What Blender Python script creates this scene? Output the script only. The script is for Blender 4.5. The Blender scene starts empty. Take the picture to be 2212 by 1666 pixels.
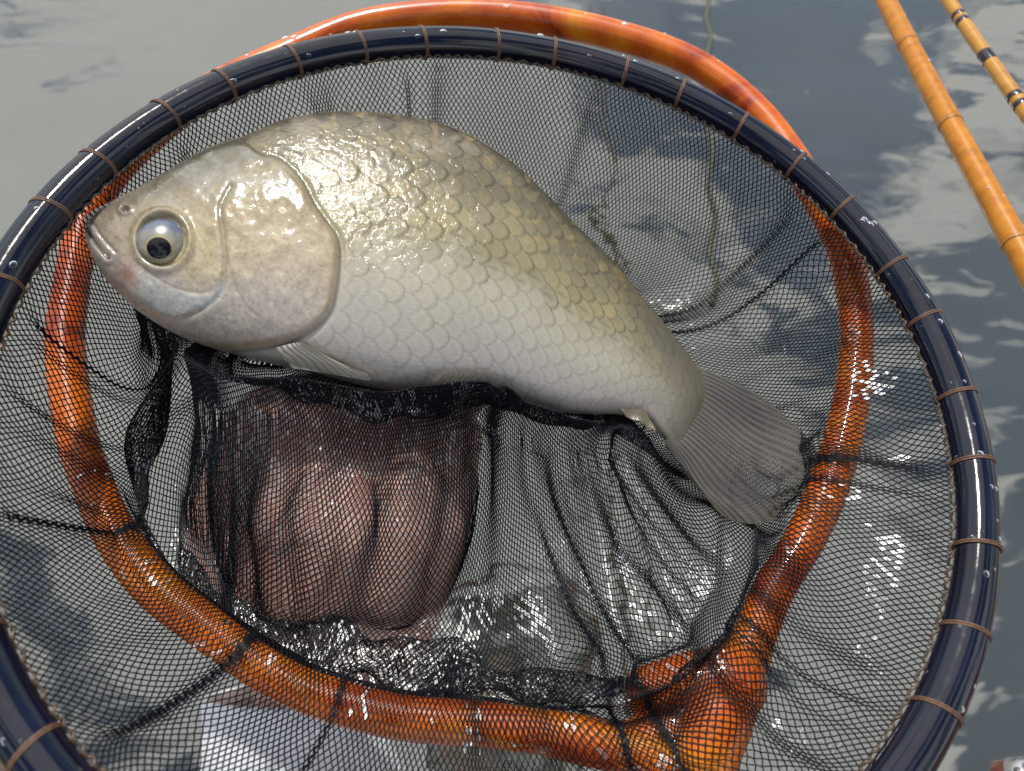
import bpy, bmesh, math
import numpy as np
from mathutils import Matrix, Vector

# ------------------------------------------------------------------ camera, world, sun
scene = bpy.context.scene
COL = scene.collection
W, H, F = 2212.0, 1666.0, 1600.0          # photo pixels (reduced) and focal length in them
CAM = np.array([0.0, 0.0, 0.80])                 # eye height over the water
RIGHT = np.array([1.0, 0.0, 0.0])
DOWN = np.array([0.0, -0.888, -0.46]); DOWN /= np.linalg.norm(DOWN)
FWD = np.array([0.0, 0.46, -0.888]); FWD /= np.linalg.norm(FWD)

cam_data = bpy.data.cameras.new('camera')
cam_data.sensor_width = 36.0
cam_data.lens = F / W * 36.0
cam_data.clip_start = 0.01
cam_data.clip_end = 2000.0
cam_data.dof.use_dof = True
cam_data.dof.focus_distance = 0.255
cam_data.dof.aperture_fstop = 13.0
cam = bpy.data.objects.new('camera', cam_data)
COL.objects.link(cam)
cam.matrix_world = Matrix(((RIGHT[0], -DOWN[0], -FWD[0], CAM[0]),
                           (RIGHT[1], -DOWN[1], -FWD[1], CAM[1]),
                           (RIGHT[2], -DOWN[2], -FWD[2], CAM[2]), (0, 0, 0, 1)))
scene.camera = cam

SUN_EL, SUN_AZ = math.radians(53.5), math.radians(-12.0)     # azimuth from +Y (ahead) towards +X
world = bpy.data.worlds.new('World'); scene.world = world; world.use_nodes = True
nt = world.node_tree; nt.nodes.clear()
wo = nt.nodes.new('ShaderNodeOutputWorld'); bg = nt.nodes.new('ShaderNodeBackground')
sky = nt.nodes.new('ShaderNodeTexSky'); sky.sky_type = 'NISHITA'; sky.sun_disc = False
sky.sun_elevation = SUN_EL; sky.sun_rotation = SUN_AZ
bg.inputs['Strength'].default_value = 0.12
tc = nt.nodes.new('ShaderNodeTexCoord')
mp = nt.nodes.new('ShaderNodeMapping'); mp.inputs['Location'].default_value = (4.1, 5.5, 0.6)
mp.inputs['Scale'].default_value = (1.0, 1.0, 1.0)
n1 = nt.nodes.new('ShaderNodeTexNoise'); n1.inputs['Scale'].default_value = 3.0
n1.inputs['Detail'].default_value = 9.0; n1.inputs['Roughness'].default_value = 0.55; n1.inputs['Distortion'].default_value = 0.5
cr = nt.nodes.new('ShaderNodeValToRGB')
cr.color_ramp.elements[0].position = 0.485; cr.color_ramp.elements[0].color = (.0, .0, .0, 1)
cr.color_ramp.elements[1].position = 0.575; cr.color_ramp.elements[1].color = (1, 1, 1, 1)
mx = nt.nodes.new('ShaderNodeMix'); mx.data_type = 'RGBA'
mx.inputs[7].default_value = (13.0, 13.0, 12.8, 1)          # sunlit cloud, same units as the sky
L = nt.links.new
sky.dust_density = .3
L(tc.outputs['Generated'], mp.inputs['Vector']); L(mp.outputs['Vector'], n1.inputs['Vector'])
# cloud banks and clear gaps of this sky: (direction, inner and outer half-angle, weight)
banks = [((.17, .56, .81), 3, 10, .22), ((.50, .62, .60), 4, 13, .20), ((.30, .68, .67), 5, 14, -.17), ((.56, .33, .77), 9, 22, -.13), ((.06, .31, .95), 12, 36, .17), ((-.38, .30, .88), 8, 30, .09), ((-.45, .66, .60), 14, 32, .15), ((-.1, -.5, .86), 10, 40, -.04)]
acc = n1.outputs['Fac']
for dv, a0_, a1_, wt in banks:
    vn = Vector(dv).normalized(); dp = nt.nodes.new('ShaderNodeVectorMath'); dp.operation = 'DOT_PRODUCT'; dp.inputs[1].default_value = vn
    L(tc.outputs['Generated'], dp.inputs[0])
    mr_ = nt.nodes.new('ShaderNodeMapRange'); mr_.interpolation_type = 'SMOOTHSTEP'
    mr_.inputs['From Min'].default_value = math.cos(math.radians(a1_)); mr_.inputs['From Max'].default_value = math.cos(math.radians(a0_)); mr_.inputs['To Max'].default_value = wt
    L(dp.outputs['Value'], mr_.inputs['Value'])
    ad_ = nt.nodes.new('ShaderNodeMath'); L(acc, ad_.inputs[0]); L(mr_.outputs[0], ad_.inputs[1]); acc = ad_.outputs[0]
L(acc, cr.inputs['Fac']); L(cr.outputs['Color'], mx.inputs[0])
L(sky.outputs['Color'], mx.inputs[6]); L(mx.outputs[2], bg.inputs['Color']); L(bg.outputs[0], wo.inputs[0])

sun_data = bpy.data.lights.new('sun', 'SUN'); sun_data.energy = 4.8
sun_data.angle = math.radians(3.5); sun_data.color = (1.0, 0.96, 0.9)
sun = bpy.data.objects.new('sun', sun_data); COL.objects.link(sun)
sdir = Vector((math.sin(SUN_AZ) * math.cos(SUN_EL), math.cos(SUN_AZ) * math.cos(SUN_EL), math.sin(SUN_EL)))
sun.rotation_euler = sdir.to_track_quat('Z', 'Y').to_euler()
sun.location = (0.4, 1.5, 2.2)
vs = scene.view_settings
vs.view_transform = 'Standard'; vs.look = 'None'; vs.gamma = 1.0; vs.use_curve_mapping = False
vs.exposure = -0.28
scene.cycles.max_bounces = 8; scene.cycles.transparent_max_bounces = 24

# ------------------------------------------------------------------ helpers
rng = np.random.default_rng(7)

def ray(px):
    px = np.asarray(px, float)
    return np.stack([(px[..., 0] - W / 2) / F, (px[..., 1] - H / 2) / F, np.ones(px.shape[:-1])], -1)

def world_of(c):
    c = np.asarray(c, float)
    return CAM + c[..., 0:1] * RIGHT + c[..., 1:2] * DOWN + c[..., 2:3] * FWD

def cam_of(p):
    d = np.asarray(p, float) - CAM
    return np.stack([d @ RIGHT, d @ DOWN, d @ FWD], -1)

def P(x, y, z):                      # pixel + depth along the view axis
    return world_of(ray((x, y)) * z)

def on_plane(px, z0, a, b):          # points of the plane z = z0 + a x + b y (camera axes) under pixels
    r = ray(px)
    z = z0 / (1 - a * r[..., 0] - b * r[..., 1])
    return world_of(r * z[..., None])

def vecs_cam_to_world(v):
    v = np.asarray(v, float)
    return v[0] * RIGHT + v[1] * DOWN + v[2] * FWD

def unit(v): v = np.asarray(v, float); return v / np.maximum(np.linalg.norm(v, axis=-1, keepdims=True), 1e-12)

def catmull(pts, n, closed=False):
    pts = np.asarray(pts, float); m = len(pts)
    if closed:
        q = np.concatenate([pts[-1:], pts, pts[:2]]); segs = m
    else:
        q = np.concatenate([2 * pts[:1] - pts[1:2], pts, 2 * pts[-1:] - pts[-2:-1]]); segs = m - 1
    t = np.linspace(0, segs, n, endpoint=not closed)
    i = np.minimum(t.astype(int), segs - 1); f = (t - i)[:, None]
    p0, p1, p2, p3 = q[i], q[i + 1], q[i + 2], q[i + 3]
    return .5 * (2 * p1 + (p2 - p0) * f + (2 * p0 - 5 * p1 + 4 * p2 - p3) * f**2 + (3 * p1 - p0 - 3 * p2 + p3) * f**3)

def hash2(i, j, s=0):
    i = i.astype(np.int64); j = j.astype(np.int64)
    h = (i * 374761393 + j * 668265263 + s * 974711 + 1013904223) & 0xffffffff
    h = ((h ^ (h >> 13)) * 1274126177) & 0xffffffff
    h = (h ^ (h >> 16)) & 0xffffff
    return h / float(0xffffff)

def noise2(x, y, s=0):
    xi = np.floor(x); yi = np.floor(y); fx = x - xi; fy = y - yi
    fx = fx * fx * (3 - 2 * fx); fy = fy * fy * (3 - 2 * fy)
    a = hash2(xi, yi, s); b = hash2(xi + 1, yi, s); c = hash2(xi, yi + 1, s); d = hash2(xi + 1, yi + 1, s)
    return (a * (1 - fx) + b * fx) * (1 - fy) + (c * (1 - fx) + d * fx) * fy

def fbm(x, y, s=0, o=4):
    v = 0; a = .5; t = 0
    for k in range(o):
        v = v + a * noise2(x * 2**k, y * 2**k, s + k); t += a; a *= .5
    return v / t

def sstep(a, b, x):
    t = np.clip((x - a) / (b - a), 0, 1); return t * t * (3 - 2 * t)

def mesh_from(name, verts, faces, mat, parent=None, smooth=True, colors=None):
    me = bpy.data.meshes.new(name)
    verts = np.ascontiguousarray(verts, dtype=np.float32).reshape(-1, 3)
    if isinstance(faces, np.ndarray):
        k = faces.shape[1]; nf = len(faces)
        me.vertices.add(len(verts)); me.vertices.foreach_set('co', verts.ravel())
        me.loops.add(nf * k); me.loops.foreach_set('vertex_index', np.ascontiguousarray(faces, dtype=np.int32).ravel())
        me.polygons.add(nf); me.polygons.foreach_set('loop_start', np.arange(0, nf * k, k, dtype=np.int32))
        me.update(calc_edges=True)
    else:
        me.from_pydata(verts.tolist(), [], faces); me.update()
    if smooth: me.polygons.foreach_set('use_smooth', np.ones(len(me.polygons), bool))
    if colors is not None:
        at = me.color_attributes.new('tint', 'FLOAT_COLOR', 'POINT')
        c = np.ones((len(verts), 4), np.float32); c[:, :colors.shape[1]] = colors
        at.data.foreach_set('color', c.ravel())
    me.validate()
    me.materials.append(mat)
    o = bpy.data.objects.new(name, me); COL.objects.link(o)
    if parent is not None:
        o.parent = parent
        o.matrix_parent_inverse = parent.matrix_world.inverted()
    return o

def thing(name, label, cat, loc, group=None):
    o = bpy.data.objects.new(name, None); COL.objects.link(o)
    o.empty_display_size = 0.02; o.matrix_world = Matrix.Translation(Vector(loc))
    o.location = loc; o['label'] = label; o['category'] = cat
    if group: o['group'] = group
    return o

def tag(o, label, cat, group=None):
    o['label'] = label; o['category'] = cat
    if group: o['group'] = group
    return o

def tube(path, rad, n=16, closed=False, cap=True, squash=None):
    """sweep with parallel transport; rad scalar or per point; returns verts, quads(list or array)"""
    path = np.asarray(path, float); m = len(path)
    rad = np.broadcast_to(np.asarray(rad, float), (m,))
    if closed: T = unit(np.roll(path, -1, 0) - np.roll(path, 1, 0))
    else: T = unit(np.gradient(path, axis=0))
    up = np.array([0, 0, 1.0]) if abs(T[0, 2]) < .9 else np.array([1.0, 0, 0])
    N = np.zeros_like(path); v = unit(np.cross(T[0], np.cross(up, T[0])))
    for i in range(m):
        v = unit(v - T[i] * (v @ T[i])); N[i] = v
    B = np.cross(T, N)
    if closed:                                   # spread the twist
        vv = unit(N[-1] - T[0] * (N[-1] @ T[0])); ang = math.atan2(vv @ B[0], vv @ N[0])
        a = -ang * np.arange(m) / m
        N, B = N * np.cos(a)[:, None] + B * np.sin(a)[:, None], B * np.cos(a)[:, None] - N * np.sin(a)[:, None]
    t = np.arange(n) / n * 2 * np.pi
    V = path[:, None] + rad[:, None, None] * (np.cos(t)[None, :, None] * N[:, None] + np.sin(t)[None, :, None] * B[:, None])
    V = V.reshape(-1, 3)
    mm = m if closed else m - 1
    i = np.arange(mm)[:, None]; k = np.arange(n)[None]
    i2 = (i + 1) % m; k2 = (k + 1) % n
    Q = np.stack([i * n + k, i * n + k2, i2 * n + k2, i2 * n + k], -1).reshape(-1, 4)
    if not closed and cap:
        c0 = len(V); V = np.concatenate([V, path[:1], path[-1:]])
        k = np.arange(n); k2 = (k + 1) % n
        q0 = np.stack([np.full(n, c0), k2, k, k], -1); q1 = np.stack([np.full(n, c0 + 1), (m - 1) * n + k, (m - 1) * n + k2, (m - 1) * n + k2], -1)
        F_ = [list(f) for f in Q] + [[c0, b, a] for a, b in zip(k, k2)] + [[c0 + 1, (m - 1) * n + a, (m - 1) * n + b] for a, b in zip(k, k2)]
        return V, F_
    return V, Q

def chain(pts, rads, per=8):
    """tapered capsule chain as sample spheres for voxel bodies -> tube verts with round ends"""
    pts = np.asarray(pts, float); rads = np.asarray(rads, float)
    n = (len(pts) - 1) * per + 1
    path = catmull(pts, n); r = np.interp(np.linspace(0, len(pts) - 1, n), np.arange(len(pts)), rads)
    k = 6
    d0 = unit(path[0] - path[1]); d1 = unit(path[-1] - path[-2])
    a = np.linspace(np.pi / 2 * .97, 0, k, endpoint=False)
    s0 = path[0] + d0 * (r[0] * np.sin(a))[:, None]; s1 = (path[-1] + d1 * (r[-1] * np.sin(a))[:, None])[::-1]
    path = np.concatenate([s0, path, s1]); r = np.concatenate([r[0] * np.cos(a), r, (r[-1] * np.cos(a))[::-1]])
    return path, r

def voxel_union(name, pieces, voxel, mat, parent, smooth_it=4):
    V = []; Fc = []; o = 0
    for v, f in pieces:
        V.append(v); Fc += [[int(q) + o for q in ff] for ff in f]; o += len(v)
    ob = mesh_from(name, np.concatenate(V), Fc, mat, parent)
    m = ob.modifiers.new('r', 'REMESH'); m.mode = 'VOXEL'; m.voxel_size = voxel
    s = ob.modifiers.new('s', 'SMOOTH'); s.factor = .5; s.iterations = smooth_it
    dg = bpy.context.evaluated_depsgraph_get()
    me = bpy.data.meshes.new_from_object(ob.evaluated_get(dg))
    ob.modifiers.clear(); old = ob.data; ob.data = me; bpy.data.meshes.remove(old); me.name = name
    me.polygons.foreach_set('use_smooth', np.ones(len(me.polygons), bool))
    if not me.materials: me.materials.append(mat)
    return ob

# ------------------------------------------------------------------ materials
def mat_new(name):
    m = bpy.data.materials.new(name); m.use_nodes = True
    t = m.node_tree; b = t.nodes['Principled BSDF']
    return m, t, b

def noise_node(t, scale, detail=3, rough=.5, vec=None, dist=0.0):
    n = t.nodes.new('ShaderNodeTexNoise'); n.inputs['Scale'].default_value = scale
    n.inputs['Detail'].default_value = detail; n.inputs['Roughness'].default_value = rough; n.inputs['Distortion'].default_value = dist
    if vec is None:
        c = t.nodes.new('ShaderNodeTexCoord'); vec = c.outputs['Object']
    t.links.new(vec, n.inputs['Vector']); return n

def ramp(t, fac, stops):
    r = t.nodes.new('ShaderNodeValToRGB'); e = r.color_ramp.elements
    while len(e) < len(stops): e.new(.5)
    for el, (p, c) in zip(e, stops): el.position = p; el.color = (*c, 1) if len(c) == 3 else c
    t.links.new(fac, r.inputs['Fac']); return r

def bump(t, b, height, strength=.2, distance=.001):
    n = t.nodes.new('ShaderNodeBump'); n.inputs['Strength'].default_value = strength; n.inputs['Distance'].default_value = distance
    t.links.new(height, n.inputs['Height']); t.links.new(n.outputs['Normal'], b.inputs['Normal']); return n

def m_lacquer_navy():
    m, t, b = mat_new('navy_lacquer')
    n = noise_node(t, 60, 4)
    r = ramp(t, n.outputs['Fac'], [(.3, (.002, .0025, .008)), (.7, (.004, .006, .020))]); t.links.new(r.outputs[0], b.inputs['Base Color'])
    n2 = noise_node(t, 220, 5, .65); r2 = ramp(t, n2.outputs['Fac'], [(.35, (.07, .07, .07)), (.75, (.17, .17, .17))])
    t.links.new(r2.outputs[0], b.inputs['Roughness'])
    b.inputs['Coat Weight'].default_value = .35; b.inputs['Coat Roughness'].default_value = .05; b.inputs['Specular IOR Level'].default_value = .35
    n3 = noise_node(t, 130, 3); bump(t, b, n3.outputs['Fac'], .12, .0006)
    return m

def m_lacquer_orange():
    m, t, b = mat_new('orange_lacquer')
    n = noise_node(t, 26, 5, .6, dist=1.2)
    r = ramp(t, n.outputs['Fac'], [(.30, (.18, .015, .003)), (.42, (.44, .065, .002)), (.56, (.60, .135, .003)), (.75, (.68, .24, .005))])
    t.links.new(r.outputs[0], b.inputs['Base Color'])
    b.inputs['Roughness'].default_value = .35; b.inputs['Coat Weight'].default_value = .45; b.inputs['Coat Roughness'].default_value = .05; b.inputs['Specular IOR Level'].default_value = .25
    n3 = noise_node(t, 160, 4); bump(t, b, n3.outputs['Fac'], .18, .0006)
    return m

def m_plain(name, c1, c2, scale=80, rough=.5, bstr=.2, bdist=.0005, coat=0, spec=.5):
    m, t, b = mat_new(name); n = noise_node(t, scale, 5, .6)
    r = ramp(t, n.outputs['Fac'], [(.3, c1), (.7, c2)]); t.links.new(r.outputs[0], b.inputs['Base Color'])
    b.inputs['Roughness'].default_value = rough; b.inputs['Coat Weight'].default_value = coat
    b.inputs['Specular IOR Level'].default_value = spec
    n2 = noise_node(t, scale * 3, 4); bump(t, b, n2.outputs['Fac'], bstr, bdist)
    return m

def m_fish():
    m, t, b = mat_new('fish_skin')
    a = t.nodes.new('ShaderNodeVertexColor'); a.layer_name = 'tint'
    t.links.new(a.outputs['Color'], b.inputs['Base Color'])
    b.inputs['Subsurface Weight'].default_value = .12; b.inputs['Subsurface Radius'].default_value = (.004, .003, .002); b.inputs['Subsurface Scale'].default_value = 1.0
    n = noise_node(t, 240, 4, .6); r = ramp(t, n.outputs['Fac'], [(.3, (.36,) * 3), (.7, (.58,) * 3)])
    t.links.new(r.outputs[0], b.inputs['Roughness'])
    b.inputs['Metallic'].default_value = 0.05; b.inputs['Specular IOR Level'].default_value = .25
    b.inputs['Coat Weight'].default_value = 1.0; b.inputs['Coat Roughness'].default_value = .10; b.inputs['Coat IOR'].default_value = 1.6
    n2 = noise_node(t, 900, 4, .7); bp = bump(t, b, n2.outputs['Fac'], .22, .0005)
    n3 = noise_node(t, 420, 4, .6, dist=.4); bp2 = t.nodes.new('ShaderNodeBump')
    bp2.inputs['Distance'].default_value = .0011
    mr = t.nodes.new('ShaderNodeMapRange'); mr.inputs['To Min'].default_value = .45; mr.inputs['To Max'].default_value = .10
    t.links.new(a.outputs['Alpha'], mr.inputs['Value']); t.links.new(mr.outputs[0], bp2.inputs['Strength'])
    t.links.new(n3.outputs['Fac'], bp2.inputs['Height']); t.links.new(bp2.outputs[0], b.inputs['Coat Normal'])
    return m

def m_fin(name, c1, c2, clear):
    m, t, b = mat_new(name)
    a = t.nodes.new('ShaderNodeVertexColor'); a.layer_name = 'tint'
    mixc = t.nodes.new('ShaderNodeMix'); mixc.data_type = 'RGBA'
    mixc.inputs[6].default_value = (*c1, 1); mixc.inputs[7].default_value = (*c2, 1)
    sep = t.nodes.new('ShaderNodeSeparateColor'); t.links.new(a.outputs['Color'], sep.inputs[0])
    t.links.new(sep.outputs[0], mixc.inputs[0]); t.links.new(mixc.outputs[2], b.inputs['Base Color'])
    b.inputs['Roughness'].default_value = .3; b.inputs['Coat Weight'].default_value = .4
    t.links.new(sep.outputs[1], b.inputs['Alpha'])
    return m

def m_skin():
    m, t, b = mat_new('skin')
    n = noise_node(t, 45, 5, .6); r = ramp(t, n.outputs['Fac'], [(.3, (.66, .36, .285)), (.55, (.76, .47, .385)), (.75, (.80, .55, .46))])
    t.links.new(r.outputs[0], b.inputs['Base Color'])
    b.inputs['Subsurface Weight'].default_value = .25; b.inputs['Subsurface Radius'].default_value = (.006, .002, .001); b.inputs['Subsurface Scale'].default_value = 1
    b.inputs['Roughness'].default_value = .32; b.inputs['Coat Weight'].default_value = .35; b.inputs['Coat Roughness'].default_value = .15
    n2 = noise_node(t, 420, 4); bump(t, b, n2.outputs['Fac'], .3, .0006)
    return m

def m_sleeve():
    m, t, b = mat_new('white_cotton')
    c = t.nodes.new('ShaderNodeTexCoord'); w = t.nodes.new('ShaderNodeTexWave'); w.inputs['Scale'].default_value = 260; w.inputs['Distortion'].default_value = .6
    t.links.new(c.outputs['Object'], w.inputs['Vector'])
    b.inputs['Base Color'].default_value = (.90, .91, .94, 1); b.inputs['Roughness'].default_value = .9
    b.inputs['Sheen Weight'].default_value = .2
    bump(t, b, w.outputs['Fac'], .35, .0006); return m

def m_water():
    m, t, b = mat_new('pond_water')
    t.nodes.remove(b); out = t.nodes['Material Output']
    c = t.nodes.new('ShaderNodeTexCoord')
    n = noise_node(t, 2.5, 3, .5, c.outputs['Object'])
    r = ramp(t, n.outputs['Fac'], [(.3, (.048, .052, .042)), (.7, (.070, .074, .060))])
    d = t.nodes.new('ShaderNodeSubsurfaceScattering'); t.links.new(r.outputs[0], d.inputs['Color']); d.inputs['Scale'].default_value = .10; d.inputs['Radius'].default_value = (1, 1, .8)
    g = t.nodes.new('ShaderNodeBsdfGlossy'); g.inputs['Roughness'].default_value = .02; g.inputs['Color'].default_value = (1, 1, 1, 1)
    fr = t.nodes.new('ShaderNodeFresnel'); fr.inputs['IOR'].default_value = 2.6
    mix = t.nodes.new('ShaderNodeMixShader')
    mpn = t.nodes.new('ShaderNodeMapping'); mpn.inputs['Scale'].default_value = (1.0, 1.8, 1.0); t.links.new(c.outputs['Object'], mpn.inputs['Vector'])
    w1 = noise_node(t, 4.0, 1, .5, mpn.outputs['Vector'], .4); w2 = noise_node(t, 1.4, 1, .5, mpn.outputs['Vector'], .3)
    ad = t.nodes.new('ShaderNodeMath'); ad.operation = 'MULTIPLY_ADD'; ad.inputs[1].default_value = 2.2
    w3 = noise_node(t, 13.0, 2, .5, mpn.outputs['Vector'], .3)
    ad2 = t.nodes.new('ShaderNodeMath'); ad2.operation = 'MULTIPLY_ADD'; ad2.inputs[1].default_value = .10
    t.links.new(w3.outputs['Fac'], ad2.inputs[0]); t.links.new(w1.outputs['Fac'], ad2.inputs[2])
    t.links.new(w2.outputs['Fac'], ad.inputs[0]); t.links.new(ad2.outputs[0], ad.inputs[2])
    bp = t.nodes.new('ShaderNodeBump'); bp.inputs['Strength'].default_value = .4; bp.inputs['Distance'].default_value = .026
    t.links.new(ad.outputs[0], bp.inputs['Height'])
    for nd in (g, fr): t.links.new(bp.outputs['Normal'], nd.inputs['Normal'])
    t.links.new(fr.outputs[0], mix.inputs[0]); t.links.new(d.outputs[0], mix.inputs[1]); t.links.new(g.outputs[0], mix.inputs[2])
    t.links.new(mix.outputs[0], out.inputs['Surface']); return m

def m_film():
    m, t, b = mat_new('water_film')
    t.nodes.remove(b); out = t.nodes['Material Output']
    tr = t.nodes.new('ShaderNodeBsdfTransparent'); g = t.nodes.new('ShaderNodeBsdfGlossy'); g.inputs['Roughness'].default_value = .28
    n = noise_node(t, 900, 3); bp = t.nodes.new('ShaderNodeBump'); bp.inputs['Strength'].default_value = .6; bp.inputs['Distance'].default_value = .001
    t.links.new(n.outputs['Fac'], bp.inputs['Height']); t.links.new(bp.outputs[0], g.inputs['Normal'])
    mix = t.nodes.new('ShaderNodeMixShader'); mix.inputs[0].default_value = .24
    t.links.new(tr.outputs[0], mix.inputs[1]); t.links.new(g.outputs[0], mix.inputs[2]); t.links.new(mix.outputs[0], out.inputs['Surface']); return m

def m_cane(name, c1, c2, c3):
    m, t, b = mat_new(name)
    c = t.nodes.new('ShaderNodeTexCoord'); mpn = t.nodes.new('ShaderNodeMapping'); mpn.inputs['Scale'].default_value = (1, 1, .08)
    t.links.new(c.outputs['Object'], mpn.inputs['Vector'])
    n = noise_node(t, 160, 5, .6, mpn.outputs['Vector'])
    r = ramp(t, n.outputs['Fac'], [(.25, c1), (.5, c2), (.8, c3)]); t.links.new(r.outputs[0], b.inputs['Base Color'])
    b.inputs['Roughness'].default_value = .4; b.inputs['Coat Weight'].default_value = .2; b.inputs['Coat Roughness'].default_value = .12; b.inputs['Specular IOR Level'].default_value = .25
    n2 = noise_node(t, 200, 3); bump(t, b, n2.outputs['Fac'], .15, .0005); return m

M = dict(navy=m_lacquer_navy(), orange=m_lacquer_orange(), fish=m_fish(), skin=m_skin(), sleeve=m_sleeve(), water=m_water(), film=m_film(),
         wrap=m_plain('brown_thread', (.09, .042, .024), (.19, .10, .062), 900, .5, .5, .0004),
         net=m_plain('black_netting', (.0022, .003, .006), (.006, .0075, .012), 300, .32, .3, .0003, coat=0, spec=.22),
         cord=m_plain('lacing_cord', (.004, .004, .006), (.14, .09, .055), 420, .4, .3, .0003),
         cane=m_cane('amber_cane', (.30, .095, .004), (.45, .165, .008), (.54, .23, .015)),
         cane2=m_cane('pale_cane', (.34, .15, .022), (.46, .22, .035), (.54, .29, .06)),
         node=m_plain('cane_node', (.20, .075, .01), (.40, .17, .02), 300, .4, .3, .0005, coat=.3),
         black=m_plain('black_lacquer', (.008, .004, .010), (.02, .012, .02), 200, .2, .1, .0003, coat=.5),
         soil=m_plain('bank_soil', (.05, .038, .022), (.14, .11, .07), 60, .95, .9, .01),
         pole_line=m_plain('pole_reflection_olive', (.03, .034, .012), (.07, .075, .025), 90, .5, .3, .0006),
         redwood=m_plain('red_lacquer', (.03, .006, .004), (.17, .03, .015), 90, .25, .2, .0006, coat=.6))
mt, tt, bb = mat_new('steel'); bb.inputs['Metallic'].default_value = 1; bb.inputs['Roughness'].default_value = .18; bb.inputs['Base Color'].default_value = (.62, .62, .64, 1)
nn = noise_node(tt, 300, 3); bump(tt, bb, nn.outputs['Fac'], .15, .0004); M['steel'] = mt
M['fin_tail'] = m_fin('tail_fin_membrane', (.105, .096, .082), (.036, .032, .028), .5)
M['fin_pale'] = m_fin('pale_fin_membrane', (.48, .45, .39), (.36, .32, .25), .3)
M['fin_dark'] = m_fin('dark_fin_membrane', (.20, .175, .12), (.14, .12, .08), .1)
m, t, b = mat_new('eye_surface'); a = t.nodes.new('ShaderNodeVertexColor'); a.layer_name = 'tint'; t.links.new(a.outputs['Color'], b.inputs['Base Color'])
b.inputs['Roughness'].default_value = .25; b.inputs['Coat Weight'].default_value = .45; b.inputs['Coat Roughness'].default_value = .03; b.inputs['Metallic'].default_value = .1; M['eye'] = m
M['pupil'] = m_plain('pupil_black', (.002, .002, .004), (.004, .004, .007), 100, .12, .02, .0001, coat=.1, spec=.35)

# ------------------------------------------------------------------ setting: water and bank
def grid_sheet(name, xs, ys, zf, mat):
    X, Y = np.meshgrid(xs, ys, indexing='ij'); V = np.stack([X, Y, zf(X, Y)], -1).reshape(-1, 3)
    nx, ny = len(xs), len(ys); i = np.arange(nx - 1)[:, None]; j = np.arange(ny - 1)[None]
    Q = np.stack([i * ny + j, (i + 1) * ny + j, (i + 1) * ny + j + 1, i * ny + j + 1], -1).reshape(-1, 4)
    return mesh_from(name, V, Q, mat)

ax = np.concatenate([-np.geomspace(900, 1.5, 12), np.linspace(-1, 1, 21), np.geomspace(1.5, 900, 12)])
ay = np.concatenate([-np.geomspace(900, 1.5, 12), np.linspace(-1, 1, 21), np.geomspace(1.5, 900, 12)])
wat = grid_sheet('water', ax, ay, lambda x, y: 0 * x, M['water']); wat['kind'] = 'structure'

def bank_h(x, y):
    edge = -.03 + .050 * sstep(-.38, -.46, x) - .10 * sstep(-.2, .1, x)
    d = edge - y
    return -.02 + .060 * sstep(-.02, .06, d) + .018 * fbm(x * 40, y * 40, 3) * sstep(-.03, .05, d) + .05 * sstep(.1, 1.0, d)
bank = grid_sheet('bank', np.concatenate([-np.geomspace(30, 1.3, 10), np.linspace(-1, 1, 160), np.geomspace(1.3, 30, 10)]),
                  np.concatenate([-np.geomspace(30, 1.1, 8), np.linspace(-.9, .16, 120)]), bank_h, M['soil']); bank['kind'] = 'structure'

# ------------------------------------------------------------------ the two hoops
# dark hoop: circle fitted to the photograph (centre, normal, radius in camera axes)
NC = np.array([-.0023, -.0081, .2286]); NN = unit(np.array([-.1307, .4901, .8618])); NR = .1503; NTUBE = .0060
na = unit(np.cross(NN, [1, 0, 0])); nb = np.cross(NN, na)
navy_c = world_of(NC); navy_n = vecs_cam_to_world(-NN)         # up
navy_a = vecs_cam_to_world(na); navy_b = vecs_cam_to_world(nb)
def navy_pt(th, r=NR, up=0.0):
    th = np.asarray(th, float)[..., None]
    return navy_c + r * (np.cos(th) * navy_a + np.sin(th) * navy_b) + up * navy_n

landing_net = thing('landing_net', 'dark navy lacquered round landing net with black mesh bag holding the fish', 'landing net', navy_c)
th = np.arange(360) / 360 * 2 * np.pi
v, f = tube(navy_pt(th), NTUBE * (1 + .015 * np.sin(th * 7 + 1) + .01 * np.sin(th * 17)), 28, closed=True)
mesh_from('hoop', v, f, M['navy'], landing_net)

# orange rest: loop traced on its own (almost level) plane, with the grown fork and handle at the lower right
OZ, OA, OB = .268, .02, -.47
ORAD = .0066
S_ = W / 4080.0
oloop = np.array([(1768, 57), (2090, 72), (2440, 138), (2766, 253), (3025, 454), (3230, 745), (3355, 985), (3401, 1190), (3411, 1380), (3394, 1570), (3354, 1759), (3297, 1949),
                  (3205, 2149), (3088, 2338), (3006, 2528), (2930, 2690), (2780, 2860), (2480, 2962), (2186, 2921), (1933, 2886), (1616, 2861), (1316, 2788), (1073, 2680), (820, 2500), (639, 2357),
                  (519, 2218), (430, 2073), (380, 1949), (305, 1720), (261, 1380), (288, 1127), (330, 920), (405, 760), (545, 590), (820, 370), (1166, 205), (1440, 98)], float) * S_
o_w = on_plane(oloop, OZ, OA, OB)
o_path = catmull(o_w, 420, closed=True)
on_up = unit(vecs_cam_to_world(-np.array([-OA, -OB, 1.0])))
o_c = o_path.mean(0); o_e1 = unit(RIGHT - on_up * (RIGHT @ on_up)); o_e2 = np.cross(on_up, o_e1)
rest = thing('net_rest', 'orange lacquered natural wood ring with a forked stub, under the mesh bag', 'net rest', o_c)
def OP(x, y, up=0): return on_plane(np.array([x, y]) * S_, OZ, OA, OB) + on_up * up
tt_ = np.arange(len(o_path)) / len(o_path) * 2 * np.pi
pieces = [tube(o_path, ORAD * (1 + .03 * np.sin(3 * tt_ + 1) + .03 * np.sin(8 * tt_)), 20, closed=True)]
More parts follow.
